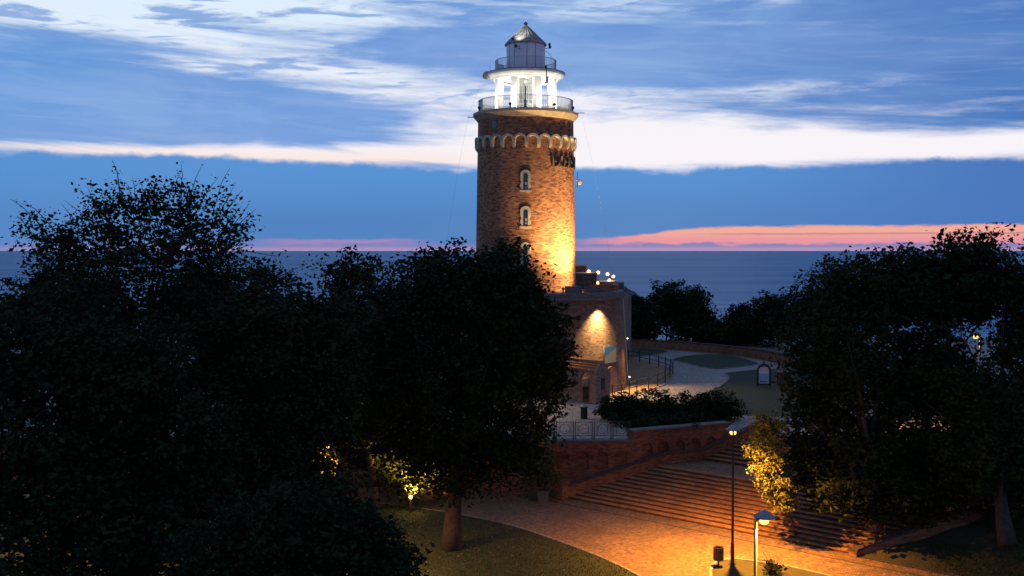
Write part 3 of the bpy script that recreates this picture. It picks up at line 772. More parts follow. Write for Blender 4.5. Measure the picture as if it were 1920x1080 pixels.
# lantern room columns, glazed core, ring beam
RC = 2.22
colm = None
for k in range(8):
    a = PI / 8 + k * PI / 4
    cb = MB().prism([(-.24, -.27), (.2, -.27), (.26, -.2), (.26, .2), (.2, .27), (-.24, .27)], DZ, 26.62)
    if colm is None: colm = cb.build('column', 'white_paint', lh, (RC * math.cos(a), RC * math.sin(a), 0), a).data
    else: link('column', colm, lh, (RC * math.cos(a), RC * math.sin(a), 0), a)
MB().lathe([(1.9, 26.50), (2.55, 26.50), (2.62, 26.62), (3.0, 26.80), (3.03, 26.84), (3.03, 27.02), (2.9, 27.08), (.3, 27.10)], 80).lathe([(.3, 26.62), (1.9, 26.6)], 80).build('lantern_roof', 'white_paint', lh)
MB().lathe([(3.05, 27.0), (3.06, 27.05), (2.6, 27.13), (1.4, 27.14)], 80).build('roof_edge', 'grey_stone', lh)
MB().lathe([(1.15, DZ), (1.15, DZ + .7)], 32).build('lantern_base', 'white_paint', lh)
for k in range(16):
    a = 2 * PI * k / 16
    put_plate('pane', [[(-.205, DZ + .72), (.205, DZ + .72), (.205, 26.55), (-.205, 26.55)]], .012, 'lantern_glass', lh, (1.12 * math.cos(a), 1.12 * math.sin(a), 0), a + PI / 2)
    MB().box(-.025, -.025, DZ + .7, .025, .025, 26.6).build('mullion', 'white_paint', lh, (1.15 * math.cos(a + PI / 16), 1.15 * math.sin(a + PI / 16), 0), a)
for z_ in (24.9, 25.45, 26.0): MB().lathe([(1.16, z_), (1.16, z_ + .04), (1.11, z_ + .04), (1.11, z_)], 32, True).build('transom', 'white_paint', lh)
MB().lathe([(.02, 24.4), (.35, 24.5), (.5, 25.0), (.55, 25.4), (.5, 25.8), (.35, 26.2), (.02, 26.3)], 24).build('lens', 'lantern_glass', lh, smooth=True)
# upper gallery, metal drum, cone
UZ = 27.15; RU = 2.36
MB().lathe([(RU + .02, UZ + .84), (RU + .02, UZ + .88), (RU - .02, UZ + .88), (RU - .02, UZ + .84)], 64, True).build('handrail', 'rail_metal', lh)
for k in range(96):
    a = 2 * PI * k / 96; link('baluster', bb, lh, (RU * math.cos(a), RU * math.sin(a), UZ - .05), a)
for a0, a1 in ((PI - .05, PI + .40), (-.32, .05), (2.4, 2.9)):
    rim_block(a0, a1, RU - .05, RU - .038, UZ, UZ + .84, 'grey_metal', 'railing_shield', lh)
MB().lathe([(1.50, 27.12), (1.50, 28.72), (1.515, 28.74), (1.515, 28.80), (1.50, 28.82), (1.50, 29.34)], 72).build('watch_room', 'grey_metal', lh, smooth=False)
put_plate('door', [[(-.42, 27.2), (.42, 27.2), (.42, 28.75), (-.42, 28.75)]], .03, 'grey_metal', lh, None, -.28, bend=1.525)
for a in (-.63, .05, .5, -1.0): rim_block(-PI / 2 + a - .008, -PI / 2 + a + .008, 1.49, 1.518, 27.15, 29.3, 'dull_frame', 'seam', lh)
cone = MB().lathe([(1.46, 29.36), (1.63, 29.22), (1.64, 29.27), (.10, 30.78), (.09, 30.82)], 24).build('cone_roof', 'roof_metal', lh)
for k in range(24):
    a = 2 * PI * k / 24
    MB().tube([(1.64 * math.cos(a), 1.64 * math.sin(a), 29.29), (.10 * math.cos(a), .10 * math.sin(a), 30.80)], .014, 5).build('standing_seam', 'roof_metal', cone)
MB().lathe([(.10, 30.76), (.13, 30.82), (.10, 30.92), (.20, 30.90), (.02, 31.08)], 16).build('finial', 'dark_iron', lh)
# things bolted to the lantern
cA = -PI / 2
dish = thing('satellite_dish', 'grey round radio dish on the left rim of the lantern roof', 'dish', (0, 0, 0))
dp_ = D(912, 141, CY - .6)
dm = MB().lathe([(.02, .16), (.18, .12), (.30, .02), (.33, .0), (.30, -.03), (.18, -.06), (.02, -.08)], 24)
dm.build('reflector', 'stone', dish, dp_, smooth=True, rot=(R(80), 0, R(-25)))
MB().tube([dp_, dp_ + Vector((.55, .3, .02))], .035, 6).build('bracket', 'dark_iron', dish)
def stick(name, label, pts, r_, mat, cat='antenna', extra=None):
    o = MB().tube(pts, r_, 6); 
    if extra: o.box(*extra)
    return tag(o.build(name, mat), label, cat)
stick('whip_antenna', 'thin whip antenna beside the radio dish', [D(919, 137, CY - .5), D(919, 123, CY - .5)], .02, 'dark_iron')
mast = thing('antenna_mast', 'dark antenna mast hanging on the right of the lantern roof', 'antenna', (0, 0, 0))
MB().tube([D(1024.5, 124, CY - 2.9), D(1024.5, 152, CY - 2.9)], .04, 6).build('pole', 'dark_iron', mast)
p_ = D(1026, 149, CY - 2.95); MB().box(p_.x - .10, p_.y - .08, p_.z - .2, p_.x + .10, p_.y + .08, p_.z + .22).build('panel', 'grey_metal', mast)
p_ = D(1023.5, 125, CY - 2.95); MB().box(p_.x - .09, p_.y - .07, p_.z - .1, p_.x + .09, p_.y + .07, p_.z + .1).build('box', 'dark_iron', mast)
gp = D(985, 208, CY - 3.5)
tp = thing('teal_post', 'teal post standing at the front of the lower gallery', 'post', (gp.x, gp.y, DZ))
MB().lathe([(.10, 0), (.10, .55), (.05, .62), (.045, 1.55), (.02, 1.6)], 10).build('shaft', 'teal', tp, smooth=True); MB().lathe([(.13, 0), (.13, .06), (.1, .07)], 10).build('foot', 'teal', tp)
fl = thing('floodlight', 'small black floodlight on a bracket right of the conical roof', 'lamp', (0, 0, 0))
a_, b_ = D(1022, 91, CY), D(1031, 90, CY)
MB().tube([a_, b_], .025, 6).build('bracket', 'dark_iron', fl); MB().box(b_.x - .09, b_.y - .1, b_.z - .02, b_.x + .1, b_.y + .1, b_.z + .13).box(b_.x - .12, b_.y - .1, b_.z + .16, b_.x + .06, b_.y + .1, b_.z + .36).build('head', 'black_paint', fl)
br = MB().tube([D(1024, 95, CY), D(1038, 112, CY)], .022, 6); tag(br.build('brace', 'white_paint'), 'white slanting brace from the conical roof to the upper railing', 'brace')
for (px, py, lab) in ((968, 86, 'small floodlight on a bracket under the conical roof eave, lighting the cone'),):
    p_ = D(px, py, CY - 1.7)
    f2 = thing('floodlight', lab, 'lamp', (0, 0, 0))
    MB().box(p_.x - .11, p_.y - .1, p_.z - .11, p_.x + .08, p_.y + .1, p_.z + .08).build('head', 'dark_iron', f2)
    MB().tube([p_, p_ + Vector((.25, -.02, .0)), p_ + Vector((.25, .1, -.25))], .02, 5).build('bracket', 'dark_iron', f2)
    added_arm = p_ + Vector((-.25, -.95, .42))
    MB().tube([p_, added_arm], .018, 5).build('arm', 'dark_iron', f2); MB().box(added_arm.x - .08, added_arm.y - .08, added_arm.z - .16, added_arm.x + .08, added_arm.y + .08, added_arm.z - .02).build('added_head', 'dark_iron', f2)  # arm and outer head are added so the spot reaches the cone
    add_light('SPOT', 'cone_flood', added_arm + Vector((0, 0, .06)), 950, COOL, f2, (CX - .25, CY - .72, 30.1), .05, 46, .8)
# gallery floodlights, standing outside the railing and turned inwards
labs = ['black floodlight at the far left of the lower gallery rim', 'black floodlight left of the teal post on the gallery rim', 'black floodlight right of the teal post on the gallery rim', 'black floodlight at the far right of the lower gallery rim']
for k, deg in enumerate((-157, -108, -57, -22, 40, 135)):
    a = R(deg); u = Vector((math.cos(a), math.sin(a), 0)); base = Vector((CX, CY, DZ - .02)) + u * 3.86
    g = thing('gallery_floodlight', labs[k] if k < 4 else ['black floodlight on the seaward right of the gallery rim', 'black floodlight on the seaward left of the gallery rim'][k - 4], 'lamp', (0, 0, 0), 0, 'floodlights round the gallery')
    mb = MB().tube([base - u * .02, base + Vector((0, 0, .16))], .05, 6); mb.build('stand', 'black_paint', g)
    hd = base + Vector((0, 0, .28))
    MB().ellip(hd, (.13, .13, .12), 8, 6).build('head', 'black_paint', g)
    add_light('SPOT', 'flood', hd - u * .30 + Vector((0, 0, .06)), 300, COOL, g, Vector((CX, CY, 26.3)), .06, 110, .7)
add_light('POINT', 'lantern_light', (0, 0, 26.45), 70, (1, .98, .9), lh, None, .1)
for k in range(4):
    a = PI / 4 + k * PI / 2
    add_light('POINT', 'soffit_light', (1.7 * math.cos(a), 1.7 * math.sin(a), 26.3), 30, (1, .97, .88), lh, None, .08)
# spurs and guy wires
for k, (x0, x1, y) in enumerate(((877, 890, 220), (1079, 1096, 212))):
    tag(MB().tube([D(x0, y, CY), D(x1, y, CY)], .03, 5).build('spur', 'dark_iron'), ['thin spur sticking out left of the tower cornice', 'thin spur sticking out right of the tower cornice'][k], 'spur')
tag(MB().tube([D(1060, 138, CY), D(1067, 165, CY), D(1090, 214, CY), D(1116, 330, CY), D(1142, 470, CY), D(1150, 520, CY)], .0045, 4).build('guy_wire', 'rail_metal'), 'thin wire hanging right of the tower', 'wire')
tag(MB().tube([D(905, 150, CY), D(880, 212, CY), D(860, 310, CY), D(838, 450, CY)], .0045, 4).build('guy_wire', 'rail_metal'), 'thin wire hanging left of the tower', 'wire')

# floodlights at the tower foot, right: two heads on the parapet
fp = D(1131, 541, 76.6)
tf = thing('tower_floodlight', 'pair of bright floodlight heads on the fort parapet right of the tower', 'lamp', (0, 0, 0))
MB().tube([(fp.x, fp.y, 10.3), (fp.x, fp.y, fp.z)], .05, 6).build('post', 'dark_iron', tf)
for dx, dz in ((-.07, -.03), (.10, .10)):
    hd = fp + Vector((dx, -.02, dz))
    MB().ellip(hd, (.085, .085, .085), 10, 8).build('bulb', 'white_bulb', tf)
    MB().box(hd.x - .10, hd.y + .07, hd.z - .1, hd.x + .12, hd.y + .15, hd.z + .1).build('housing', 'black_paint', tf)
add_light('SPOT', 'tower_flood', fp + Vector((-.35, -.15, .15)), 2200, WARM, tf, (CX + 1.8, CY - 3.0, 12.5), .12, 110, 1.0)
add_light('SPOT', 'tower_flood_high', fp + Vector((-.35, -.45, .2)), 16000, WARM, tf, (CX + 1.2, CY - 3.2, 18.5), .12, 104, 1.0)
tf2 = thing('tower_floodlight', 'floodlight on the fort parapet in front of the tower, behind the tree', 'lamp', (0, 0, 0))
q_ = Vector((CX + 2.6, CY - 6.7, 10.62))
MB().tube([(q_.x, q_.y, 10.3), (q_.x, q_.y, q_.z)], .05, 6).build('post', 'dark_iron', tf2); MB().ellip(q_, (.12, .12, .1), 10, 6).build('head', 'black_paint', tf2)
add_light('SPOT', 'tower_flood', q_ + Vector((0, .22, .12)), 3800, WARM, tf2, (CX + 1.2, CY - 3.7, 18.0), .12, 80, .9)

# ------------------------------------------------------------------ seaward terraces behind the drum
def terrace_block(name, label, plan, z0, z1, mat='fort_brick', cap='cornice_stone'):
    o = thing(name, label, 'wall', (0, 0, 0))
    MB().prism([tuple(p[:2]) for p in plan], z0, z1).build('wall', mat, o)
    c = sum((Vector((p[0], p[1], 0)) for p in plan), Vector()) / len(plan)
    big = [Vector((p[0], p[1], 0)) + (Vector((p[0], p[1], 0)) - c).normalized() * .1 for p in plan]
    MB().prism([tuple(p[:2]) for p in big], z1, z1 + .10).build('coping', cap, o)
    return o
def P2(px, Y): return ((px - 960) / F * Y, Y)
zt = D(1100, 514, 83.5).z
terrace_block('terrace_parapet', 'red brick terrace block right of the tower foot', [P2(1092, 82.6), P2(1119, 83.2), P2(1117, 87.5), P2(1075, 87.5), P2(1076, 84.4)], PLZ + .02, zt)
zt = D(1090, 499, 88.5).z
terrace_block('terrace_parapet', 'higher dark brick block behind the terrace block by the tower', [P2(1070, 88), P2(1098, 88.2), P2(1101, 90), P2(1098, 93), P2(1070, 93)], PZ, zt)
zt = D(1130, 529, 91).z
terrace_block('terrace_parapet', 'low brick terrace wall under the cluster of small lamps', [P2(1085, 89.5), P2(1151, 89.6), P2(1153, 96), P2(1085, 96)], PZ, zt)
zt = D(1160, 531, 100).z
terrace_block('terrace_parapet', 'dark square block at the right end of the terrace', [P2(1151, 98), P2(1170, 98), P2(1170, 102), P2(1151, 102)], PZ, zt, 'grey_stone', 'grey_stone')
rw = thing('rampart_wall', 'sloping brick rampart running down to the right of the terrace', 'wall', (0, 0, 0))
a_, b_ = D(1152, 543, 92), D(1184, 556, 99)
MB().prism([P2(1152, 92), P2(1184, 99), (P2(1184, 99)[0] - .4, 100.6), (P2(1152, 92)[0] - .4, 93.6)], PZ, [a_.z, b_.z, b_.z, a_.z]).build('wall', 'porch_brick', rw)
MB().prism([(P2(1152, 92)[0], 91.9), (P2(1184, 99)[0], 98.9), (P2(1184, 99)[0] - .5, 100.7), (P2(1152, 92)[0] - .5, 93.7)], [a_.z, b_.z, b_.z, a_.z], [a_.z + .1, b_.z + .1, b_.z + .1, a_.z + .1]).build('coping', 'cornice_stone', rw)
tl_l = [(1104, 509, 86, 'leftmost small glowing lamp on the terrace block by the tower', None), (1121.5, 511, 87.0, 'small glowing lamp just right of the terrace block top', None),
        (1139, 514, 92, 'upper left glowing lamp of the terrace cluster', None), (1150, 518.5, 92, 'rightmost glowing lamp of the terrace cluster', None),
        (1142.5, 525.5, 91, 'lowest glowing lamp of the right terrace cluster', None), (1120, 531, 85, 'glowing lamp in front of the terrace block wall', None)]
for px, py, Y, lab, _ in tl_l:
    p_ = D(px, py, Y); foot = p_.z - (1.0 if Y > 88 else .9)
    o = thing('terrace_lamp', lab, 'lamp', (p_.x, p_.y, 0), 0, 'lamps on the seaward terrace')
    MB().tube([(0, 0, min(foot, 10.9) - .5), (0, 0, p_.z - .12)], .03, 6).build('post', 'dark_iron', o)
    MB().ellip((0, 0, p_.z), (.15, .15, .15), 12, 8).build('globe', 'warm_bulb', o, smooth=True)
    MB().lathe([(.06, p_.z - .16), (.07, p_.z - .1), (.03, p_.z - .09)], 8).build('holder', 'dark_iron', o)
    add_light('POINT', 'glow', (0, -.16, p_.z + .02), 55, (1.0, .60, .25), o, None, .05)

# breakwater rocks beyond
bw = thing('breakwater', 'heap of grey breakwater rocks at the sea edge beyond the terrace', 'rocks', (0, 0, 0))
rock_me = []
for k in range(5):
    mb = MB().ellip((0, 0, 0), (1, 1, .8), 8, 5); mb.v = [(v[0] * random.uniform(.75, 1.15), v[1] * random.uniform(.75, 1.15), v[2] * random.uniform(.75, 1.15)) for v in mb.v]
    o = mb.build('rock', 'rock', bw, (0, 0, -30)); rock_me.append(o.data)
    o.location = D(1168 + k * 3, 548 + k * 2, 330); 
for k in range(110):
    u = random.random(); px = 1150 + 52 * u; ytop = 533 + 30 * u ** 1.3
    Y = random.uniform(300, 345); q = D(px, ytop + random.uniform(0, 1) ** 1.5 * 34, Y)
    o = link('rock', random.choice(rock_me), bw, q, random.uniform(0, 6)); s_ = random.uniform(.6, 1.5); o.scale = (s_, s_, s_)

# ------------------------------------------------------------------ curved boundary wall of the plaza
bwall = thing('boundary_wall', 'long low curved brick wall at the back of the plaza', 'wall', (0, 0, 0))
bl = smooth_curve([(*G(x, y, PZ)[:2], 0) for x, y in ((1010, 655), (1100, 652.5), (1175, 652), (1240, 655), (1320, 661), (1400, 670), (1450, 679), (1495, 691), (1530, 706), (1570, 730))], 6)
for k in range(len(bl) - 1):
    a_, b_ = bl[k], bl[k + 1]; d = b_ - a_; nn_ = Vector((-d.y, d.x, 0)).normalized() * .4
    MB().box(0, 0, 0, d.length, .38, .86).build('wall_panel', 'wall_brick', bwall, (a_.x, a_.y, PZ), math.atan2(d.y, d.x))
    MB().box(-.01, -.05, .86, d.length + .03, .43, .94).build('coping', 'coping_brick', bwall, (a_.x, a_.y, PZ), math.atan2(d.y, d.x))

# post and rail fence round the sandy ground
fence = thing('post_and_rail_fence', 'dark post and rail fence curving round the sandy ground by the drum', 'fence', (0, 0, 0))
fpx = [(1178, 676), (1199, 679.5), (1218, 683.5), (1235, 688), (1248, 692), (1257, 696), (1261.5, 701), (1256, 709), (1247, 718), (1233, 725.5), (1216, 731), (1194, 737), (1180, 741), (1165, 744.5), (1148, 748.5)]
fpts = [G(x, y, PZ) for x, y in fpx]; fm = None
for k, p_ in enumerate(fpts):
    if fm is None: fm = MB().tube([(0, 0, 0), (0, 0, 1.0)], .045, 8).tube([(0, 0, 1.0), (0, 0, 1.05)], .055, 8).build('post', 'dark_iron', fence, p_).data
    else: link('post', fm, fence, p_)
    if k:
        for z_ in (.5, .92): MB().tube([fpts[k - 1] + Vector((0, 0, z_)), p_ + Vector((0, 0, z_))], .03, 6).build('rail', 'dark_iron', fence)

# ------------------------------------------------------------------ plaza furniture
bp = G(1095, 785, PZ)
bn = thing('litter_bin', 'dark cylindrical litter bin alone on the plaza before the porch', 'bin', bp)
MB().lathe([(.20, 0), (.22, .02), (.215, .66), (.235, .68), (.235, .74)], 20).build('body', 'lamp_pole', bn, smooth=True)
MB().lathe([(.235, .74), (.225, .80), (.15, .86), (.13, .85)], 20).lathe([(.13, .85), (.12, .6), (.01, .6)], 20).build('lid', 'lamp_shade', bn)
sp_ = G(1432, 725, PZ)
sb = thing('sign_board', 'upright arched notice board with pale face and dark frame on the lawn', 'sign', sp_)
fw = 1.08; fh = 1.78
put_plate('frame', [arch(0, .12, fw, fh - .12), arch(0, .24, fw - .26, fh - .38)], .12, 'dark_iron', sb, (0, -.06, 0))
m, t, b = newmat('notice_print'); oc = objco(t); xx, yy, zz = t.sep(oc)[:3]
c = t.mix(t.sm(zz, 1.02, 1.05), (.46, .48, .60, 1), (.85, .60, .54, 1))
c = t.mix(t.m('MULTIPLY', t.sm(zz, 1.06, 1.10), t.sm(zz, 1.22, 1.16)), c, (.88, .80, .74, 1))
nn = t.noise(t.mapping(oc, (30, 1, 9)), 1.0, 2, .6)
lines = t.m('MULTIPLY', t.sm(nn, .5, .6), t.m('MULTIPLY', t.sm(t.m('SINE', t.m('MULTIPLY', zz, 75)), .2, .5), .35))
c = t.mix(t.m('MULTIPLY', lines, t.sm(t.m('ABSOLUTE', xx), .36, .30)), c, (.12, .12, .18, 1))
t.l.new(c, b.inputs['Base Color']); b.inputs['Roughness'].default_value = .5
put_plate('face', [arch(0, .22, fw - .22, fh - .34)], .05, 'notice_print', sb, (0, -.025, 0))
MB().box(-.25, -.063, 1.52, -.02, -.06, 1.58).box(.0, -.063, 1.53, .25, -.06, 1.58).build('heading_text', 'dark_iron', sb, (0, .03, 0))
MB().box(-.28, -.063, .36, -.12, -.06, .42).box(-.05, -.063, .36, .08, -.06, .42).box(.14, -.063, .36, .24, -.06, .42).build('footer_text', 'dark_iron', sb, (0, .03, 0))
MB().tube([(-.1, 0, fh), (0, 0, fh + .14), (.1, 0, fh)], .03, 6).tube([(0, 0, fh), (0, 0, fh + .2)], .025, 6).build('crest', 'dark_iron', sb)
for s_ in (-1, 1): MB().box(s_ * .5 - .05, -.05, 0, s_ * .5 + .05, .05, .3).build('leg', 'dark_iron', sb)
bx_ = G(1472, 726, PZ)
kx = thing('wooden_stand', 'reddish wooden stand with posts and a flat top beside the notice board', 'stand', bx_)
for dx in (-.48, .38):
    for dy in (0, .6): MB().box(dx, dy, 0, dx + .1, dy + .1, 1.12).build('post', 'wood', kx)
MB().box(-.62, -.12, 1.12, .62, .8, 1.2).build('top', 'wood', kx)
for k in range(5): MB().box(-.44 + k * .166, .3, .1, -.44 + k * .166 + .15, .34, 1.1).build('plank', 'wood', kx)
MB().box(-.5, .0, .05, .5, .7, .1).build('floor_board', 'wood', kx)

# kiosk with teal tube sign and a bollard light, glimpsed through the right-hand trees
kp = G(1800, 776, PZ)
ks = thing('kiosk', 'small dark kiosk with a glowing teal sign behind the trees', 'kiosk', kp)
MB().box(-1.3, 0, 0, 1.3, 2.2, 2.2).build('walls', 'wood', ks); MB().box(-1.5, -.5, 2.2, 1.5, 2.4, 2.32).build('roof', 'grey_metal', ks)
MB().box(-1.0, -.03, .95, 1.0, 0, 1.7).build('hatch', 'dull_frame', ks); MB().box(-1.1, -.3, .9, 1.1, 0, .95).build('counter', 'wood', ks)
for k in range(6): MB().box(-.7 + k * .24, -.53, 1.95, -.7 + k * .24 + .17, -.505, 2.12).build('sign_tube', 'teal_tube', ks)
blp = G(1686, 823, PZ)
bl_ = thing('bollard_light', 'short glowing bollard light under the right-hand trees', 'lamp', blp)
MB().lathe([(.09, 0), (.09, .62), (.07, .63)], 12).build('post', 'light_pole', bl_); MB().lathe([(.07, .63), (.08, .66), (.08, .80), (.07, .82)], 12).build('glow_ring', 'sodium_bulb', bl_); MB().lathe([(.07, .82), (.11, .83), (.1, .9), (.02, .93)], 12).build('cap', 'dark_iron', bl_)
add_light('POINT', 'bollard_glow', (0, -.2, .75), 40, SODIUM, bl_, None, .05)

# ------------------------------------------------------------------ street lamps
def street_lamp(base, h, face, label, power, pole='lamp_pole', group='street lamps', color=SODIUM):
    o = thing('street_lamp', label, 'street lamp', base, face, group)
    MB().tube([(0, 0, .5), (0, 0, h)], [.056, .042], 16).build('pole', pole, o)
    MB().tube([(0, 0, 0), (0, 0, .92)], [.085, .08], 16).build('pole_sleeve', pole, o)
    MB().lathe([(.16, 0), (.16, .03), (.10, .06)], 12).build('base_plate', pole, o)
    MB().tube([(0, 0, h - .03), (.12, 0, h + .03), (.25, 0, h + .05)], .035, 8).build('arm', pole, o)
    MB().lathe([(.03, h + .30), (.10, h + .27), (.30, h + .12), (.31, h + .08), (.29, h + .09), (.09, h + .2), (.02, h + .2)], 20).build('shade', 'lamp_shade', o, (.24, 0, 0), smooth=True)
    MB().lathe([(.09, h + .2), (.10, h + .06), (.08, h + .03)], 12).build('collar', 'lamp_shade', o, (.24, 0, 0))
    MB().ellip((.24, 0, h - .02), (.14, .14, .11), 12, 8).build('bulb', 'sodium_bulb', o, smooth=True)
    add_light('SPOT', 'lamp_light', (.24, 0, h - .14), power, color, o, (.24, 0, 0), .02, 148, .8)
    add_light('POINT', 'lamp_spill', (.24, 0, h - .13), power * .026, color, o, None, .02)
    return o
b1 = G(1373, 1060, 0); z1 = D(1377, 812, b1.y).z
street_lamp((b1.x, b1.y, .05), z1 - .05, PI * .45, 'tall dark street lamp by the litter bin, in front of the stairs', 14000)
d2 = 29.6; p2 = D(1417, 978, d2)
street_lamp((p2.x, p2.y, .05), p2.z, -.15, 'nearer pale street lamp rising from the bottom edge of the picture', 6000, 'light_pole')
p3 = D(1838, 631, 57.0); street_lamp((p3.x, p3.y, PZ), p3.z - PZ, PI * .8, 'street lamp glowing through the trees at the far right', 3500)
p4 = D(600, 838, 41.0); street_lamp((p4.x, p4.y, 0), p4.z, .4, 'street lamp hidden in foliage left of the big tree', 4000, color=(1, .5, .12))
p5 = D(160, 752, 46.0); street_lamp((p5.x, p5.y, 0), p5.z, .2, 'street lamp behind the leaves at the far left', 4500)
street_lamp((1.3, 65.6, PZ), 5.0, .2, 'street lamp on the plaza behind the big tree', 450, color=(1, .7, .42))
street_lamp((33.0, 55.0, PZ), 5.2, 2.6, 'street lamp standing out of frame right, beyond the bank', 3500)
# low floodlight at the path edge, shining up into the tree
gp = D(770, 932, 51.5)
gf = thing('ground_floodlight', 'dazzling low floodlight on a short post beside the path', 'lamp', (gp.x, gp.y, 0))
MB().tube([(0, .05, 0), (0, .05, gp.z)], .04, 8).build('post', 'dark_iron', gf); MB().box(-.12, .02, gp.z - .11, .12, .12, gp.z + .11).build('housing', 'dark_iron', gf)
MB().ellip((0, 0, gp.z), (.10, .05, .10), 12, 8).build('bulb', 'warm_bulb', gf, smooth=True)
add_light('SPOT', 'tree_flood', (0, .2, gp.z + .16), 3600, (1.0, .48, .09), gf, (.2, 1.3, gp.z + 1.6), .06, 150, .6)
add_light('POINT', 'tree_glow', (0, -.12, gp.z + .05), 40, (1.0, .62, .17), gf, None, .06)

# traffic island with litter bin, grate
isl = smooth_curve([(*G(x, y)[:2], 0) for x, y in ((1333, 1085), (1333, 1068), (1343, 1055), (1376, 1050), (1425, 1056), (1485, 1066), (1560, 1084), (1640, 1110), (1640, 1180), (1420, 1200), (1340, 1120), (1333, 1085))], 6)
io = struct(sheet('grass_island', isl[:-1], .05, 'verge')); ribbon('kerb', isl, .12, 0, .085, 'kerb_stone', .7, io)
tp_ = G(1347, 1064); tbn = thing('litter_bin', 'dark slatted litter bin on a post beside the tall street lamp', 'bin', (tp_.x, tp_.y, .05))
MB().tube([(0, 0, 0), (0, 0, .3)], .035, 8).build('post', 'dark_iron', tbn); MB().lathe([(.17, .26), (.19, .28), (.20, .80), (.17, .80), (.165, .3), (.01, .3)], 18).build('body', 'dark_iron', tbn)
sl_me = None
for k in range(16):
    a = 2 * PI * k / 16
    if sl_me is None: sl_me = MB().box(-.012, -.028, .27, .012, .028, .83).build('slat', 'wood', tbn, (.205 * math.cos(a), .205 * math.sin(a), 0), a).data
    else: link('slat', sl_me, tbn, (.205 * math.cos(a), .205 * math.sin(a), 0), a)
gr = G(1437, 1053); gt = thing('drain_grate', 'iron drain grate in the paving beside the grass island', 'grate', (gr.x, gr.y, .004), -.12)
MB().box(-.38, -.2, .0, .38, .2, .006).build('pit_shade', 'black_paint', gt)  # flat black plate, its colour standing in for the shade below the bars
for k in range(9): MB().box(-.36 + k * .085, -.18, .006, -.36 + k * .085 + .035, .18, .02).build('bar', 'dark_iron', gt)

# ------------------------------------------------------------------ planting
def leaves_mesh(name, C, N, size, mat, parent, flat=.5):
    """C: n x 3 leaf centres; every leaf is a small rhombus"""
    n_ = len(C)
    a = rng.normal(size=(n_, 3)); a[:, 2] *= .6; a /= np.linalg.norm(a, axis=1)[:, None]
    b_ = rng.normal(size=(n_, 3)); b_ -= (b_ * a).sum(1)[:, None] * a; b_ /= np.linalg.norm(b_, axis=1)[:, None]
    s = (size * rng.uniform(.5, 1.3, n_) * rng.choice([1.0, 1.0, 1.35], n_))[:, None]
    V = np.empty((n_, 4, 3), np.float32)
    V[:, 0] = C - a * s * .5; V[:, 1] = C + b_ * s * .30; V[:, 2] = C + a * s * .5; V[:, 3] = C - b_ * s * .30
    me = bpy.data.meshes.new(name)
    me.vertices.add(n_ * 4); me.vertices.foreach_set('co', V.ravel())
    me.loops.add(n_ * 4); me.loops.foreach_set('vertex_index', np.arange(n_ * 4, dtype=np.int32))
    me.polygons.add(n_); me.polygons.foreach_set('loop_start', np.arange(0, n_ * 4, 4, dtype=np.int32))
    me.update(calc_edges=True); me.materials.append(MAT[mat])
    return link(name, me, parent)
def clusters(lobes, n_, shell=2.6):
    L = np.array(lobes, float); w = (L[:, 3] * L[:, 4] * L[:, 5]) ** (2 / 3); idx = rng.choice(len(L), n_, p=w / w.sum())
    d = rng.normal(size=(n_, 3)); d /= np.linalg.norm(d, axis=1)[:, None]
    r = rng.uniform(0, 1, n_) ** (1 / shell); r *= rng.uniform(.86, 1.08, n_)
    return L[idx, :3] + d * r[:, None] * L[idx, 3:6]
def spray(cent, per, sig, zf=.6):
    k = rng.poisson(per, len(cent)); idx = np.repeat(np.arange(len(cent)), k)
    s = sig * rng.uniform(.6, 1.4, len(cent))
    off = np.clip(rng.normal(size=(len(idx), 3)), -1.7, 1.7) * s[idx][:, None]; off[:, 2] *= zf
    return cent[idx] + off
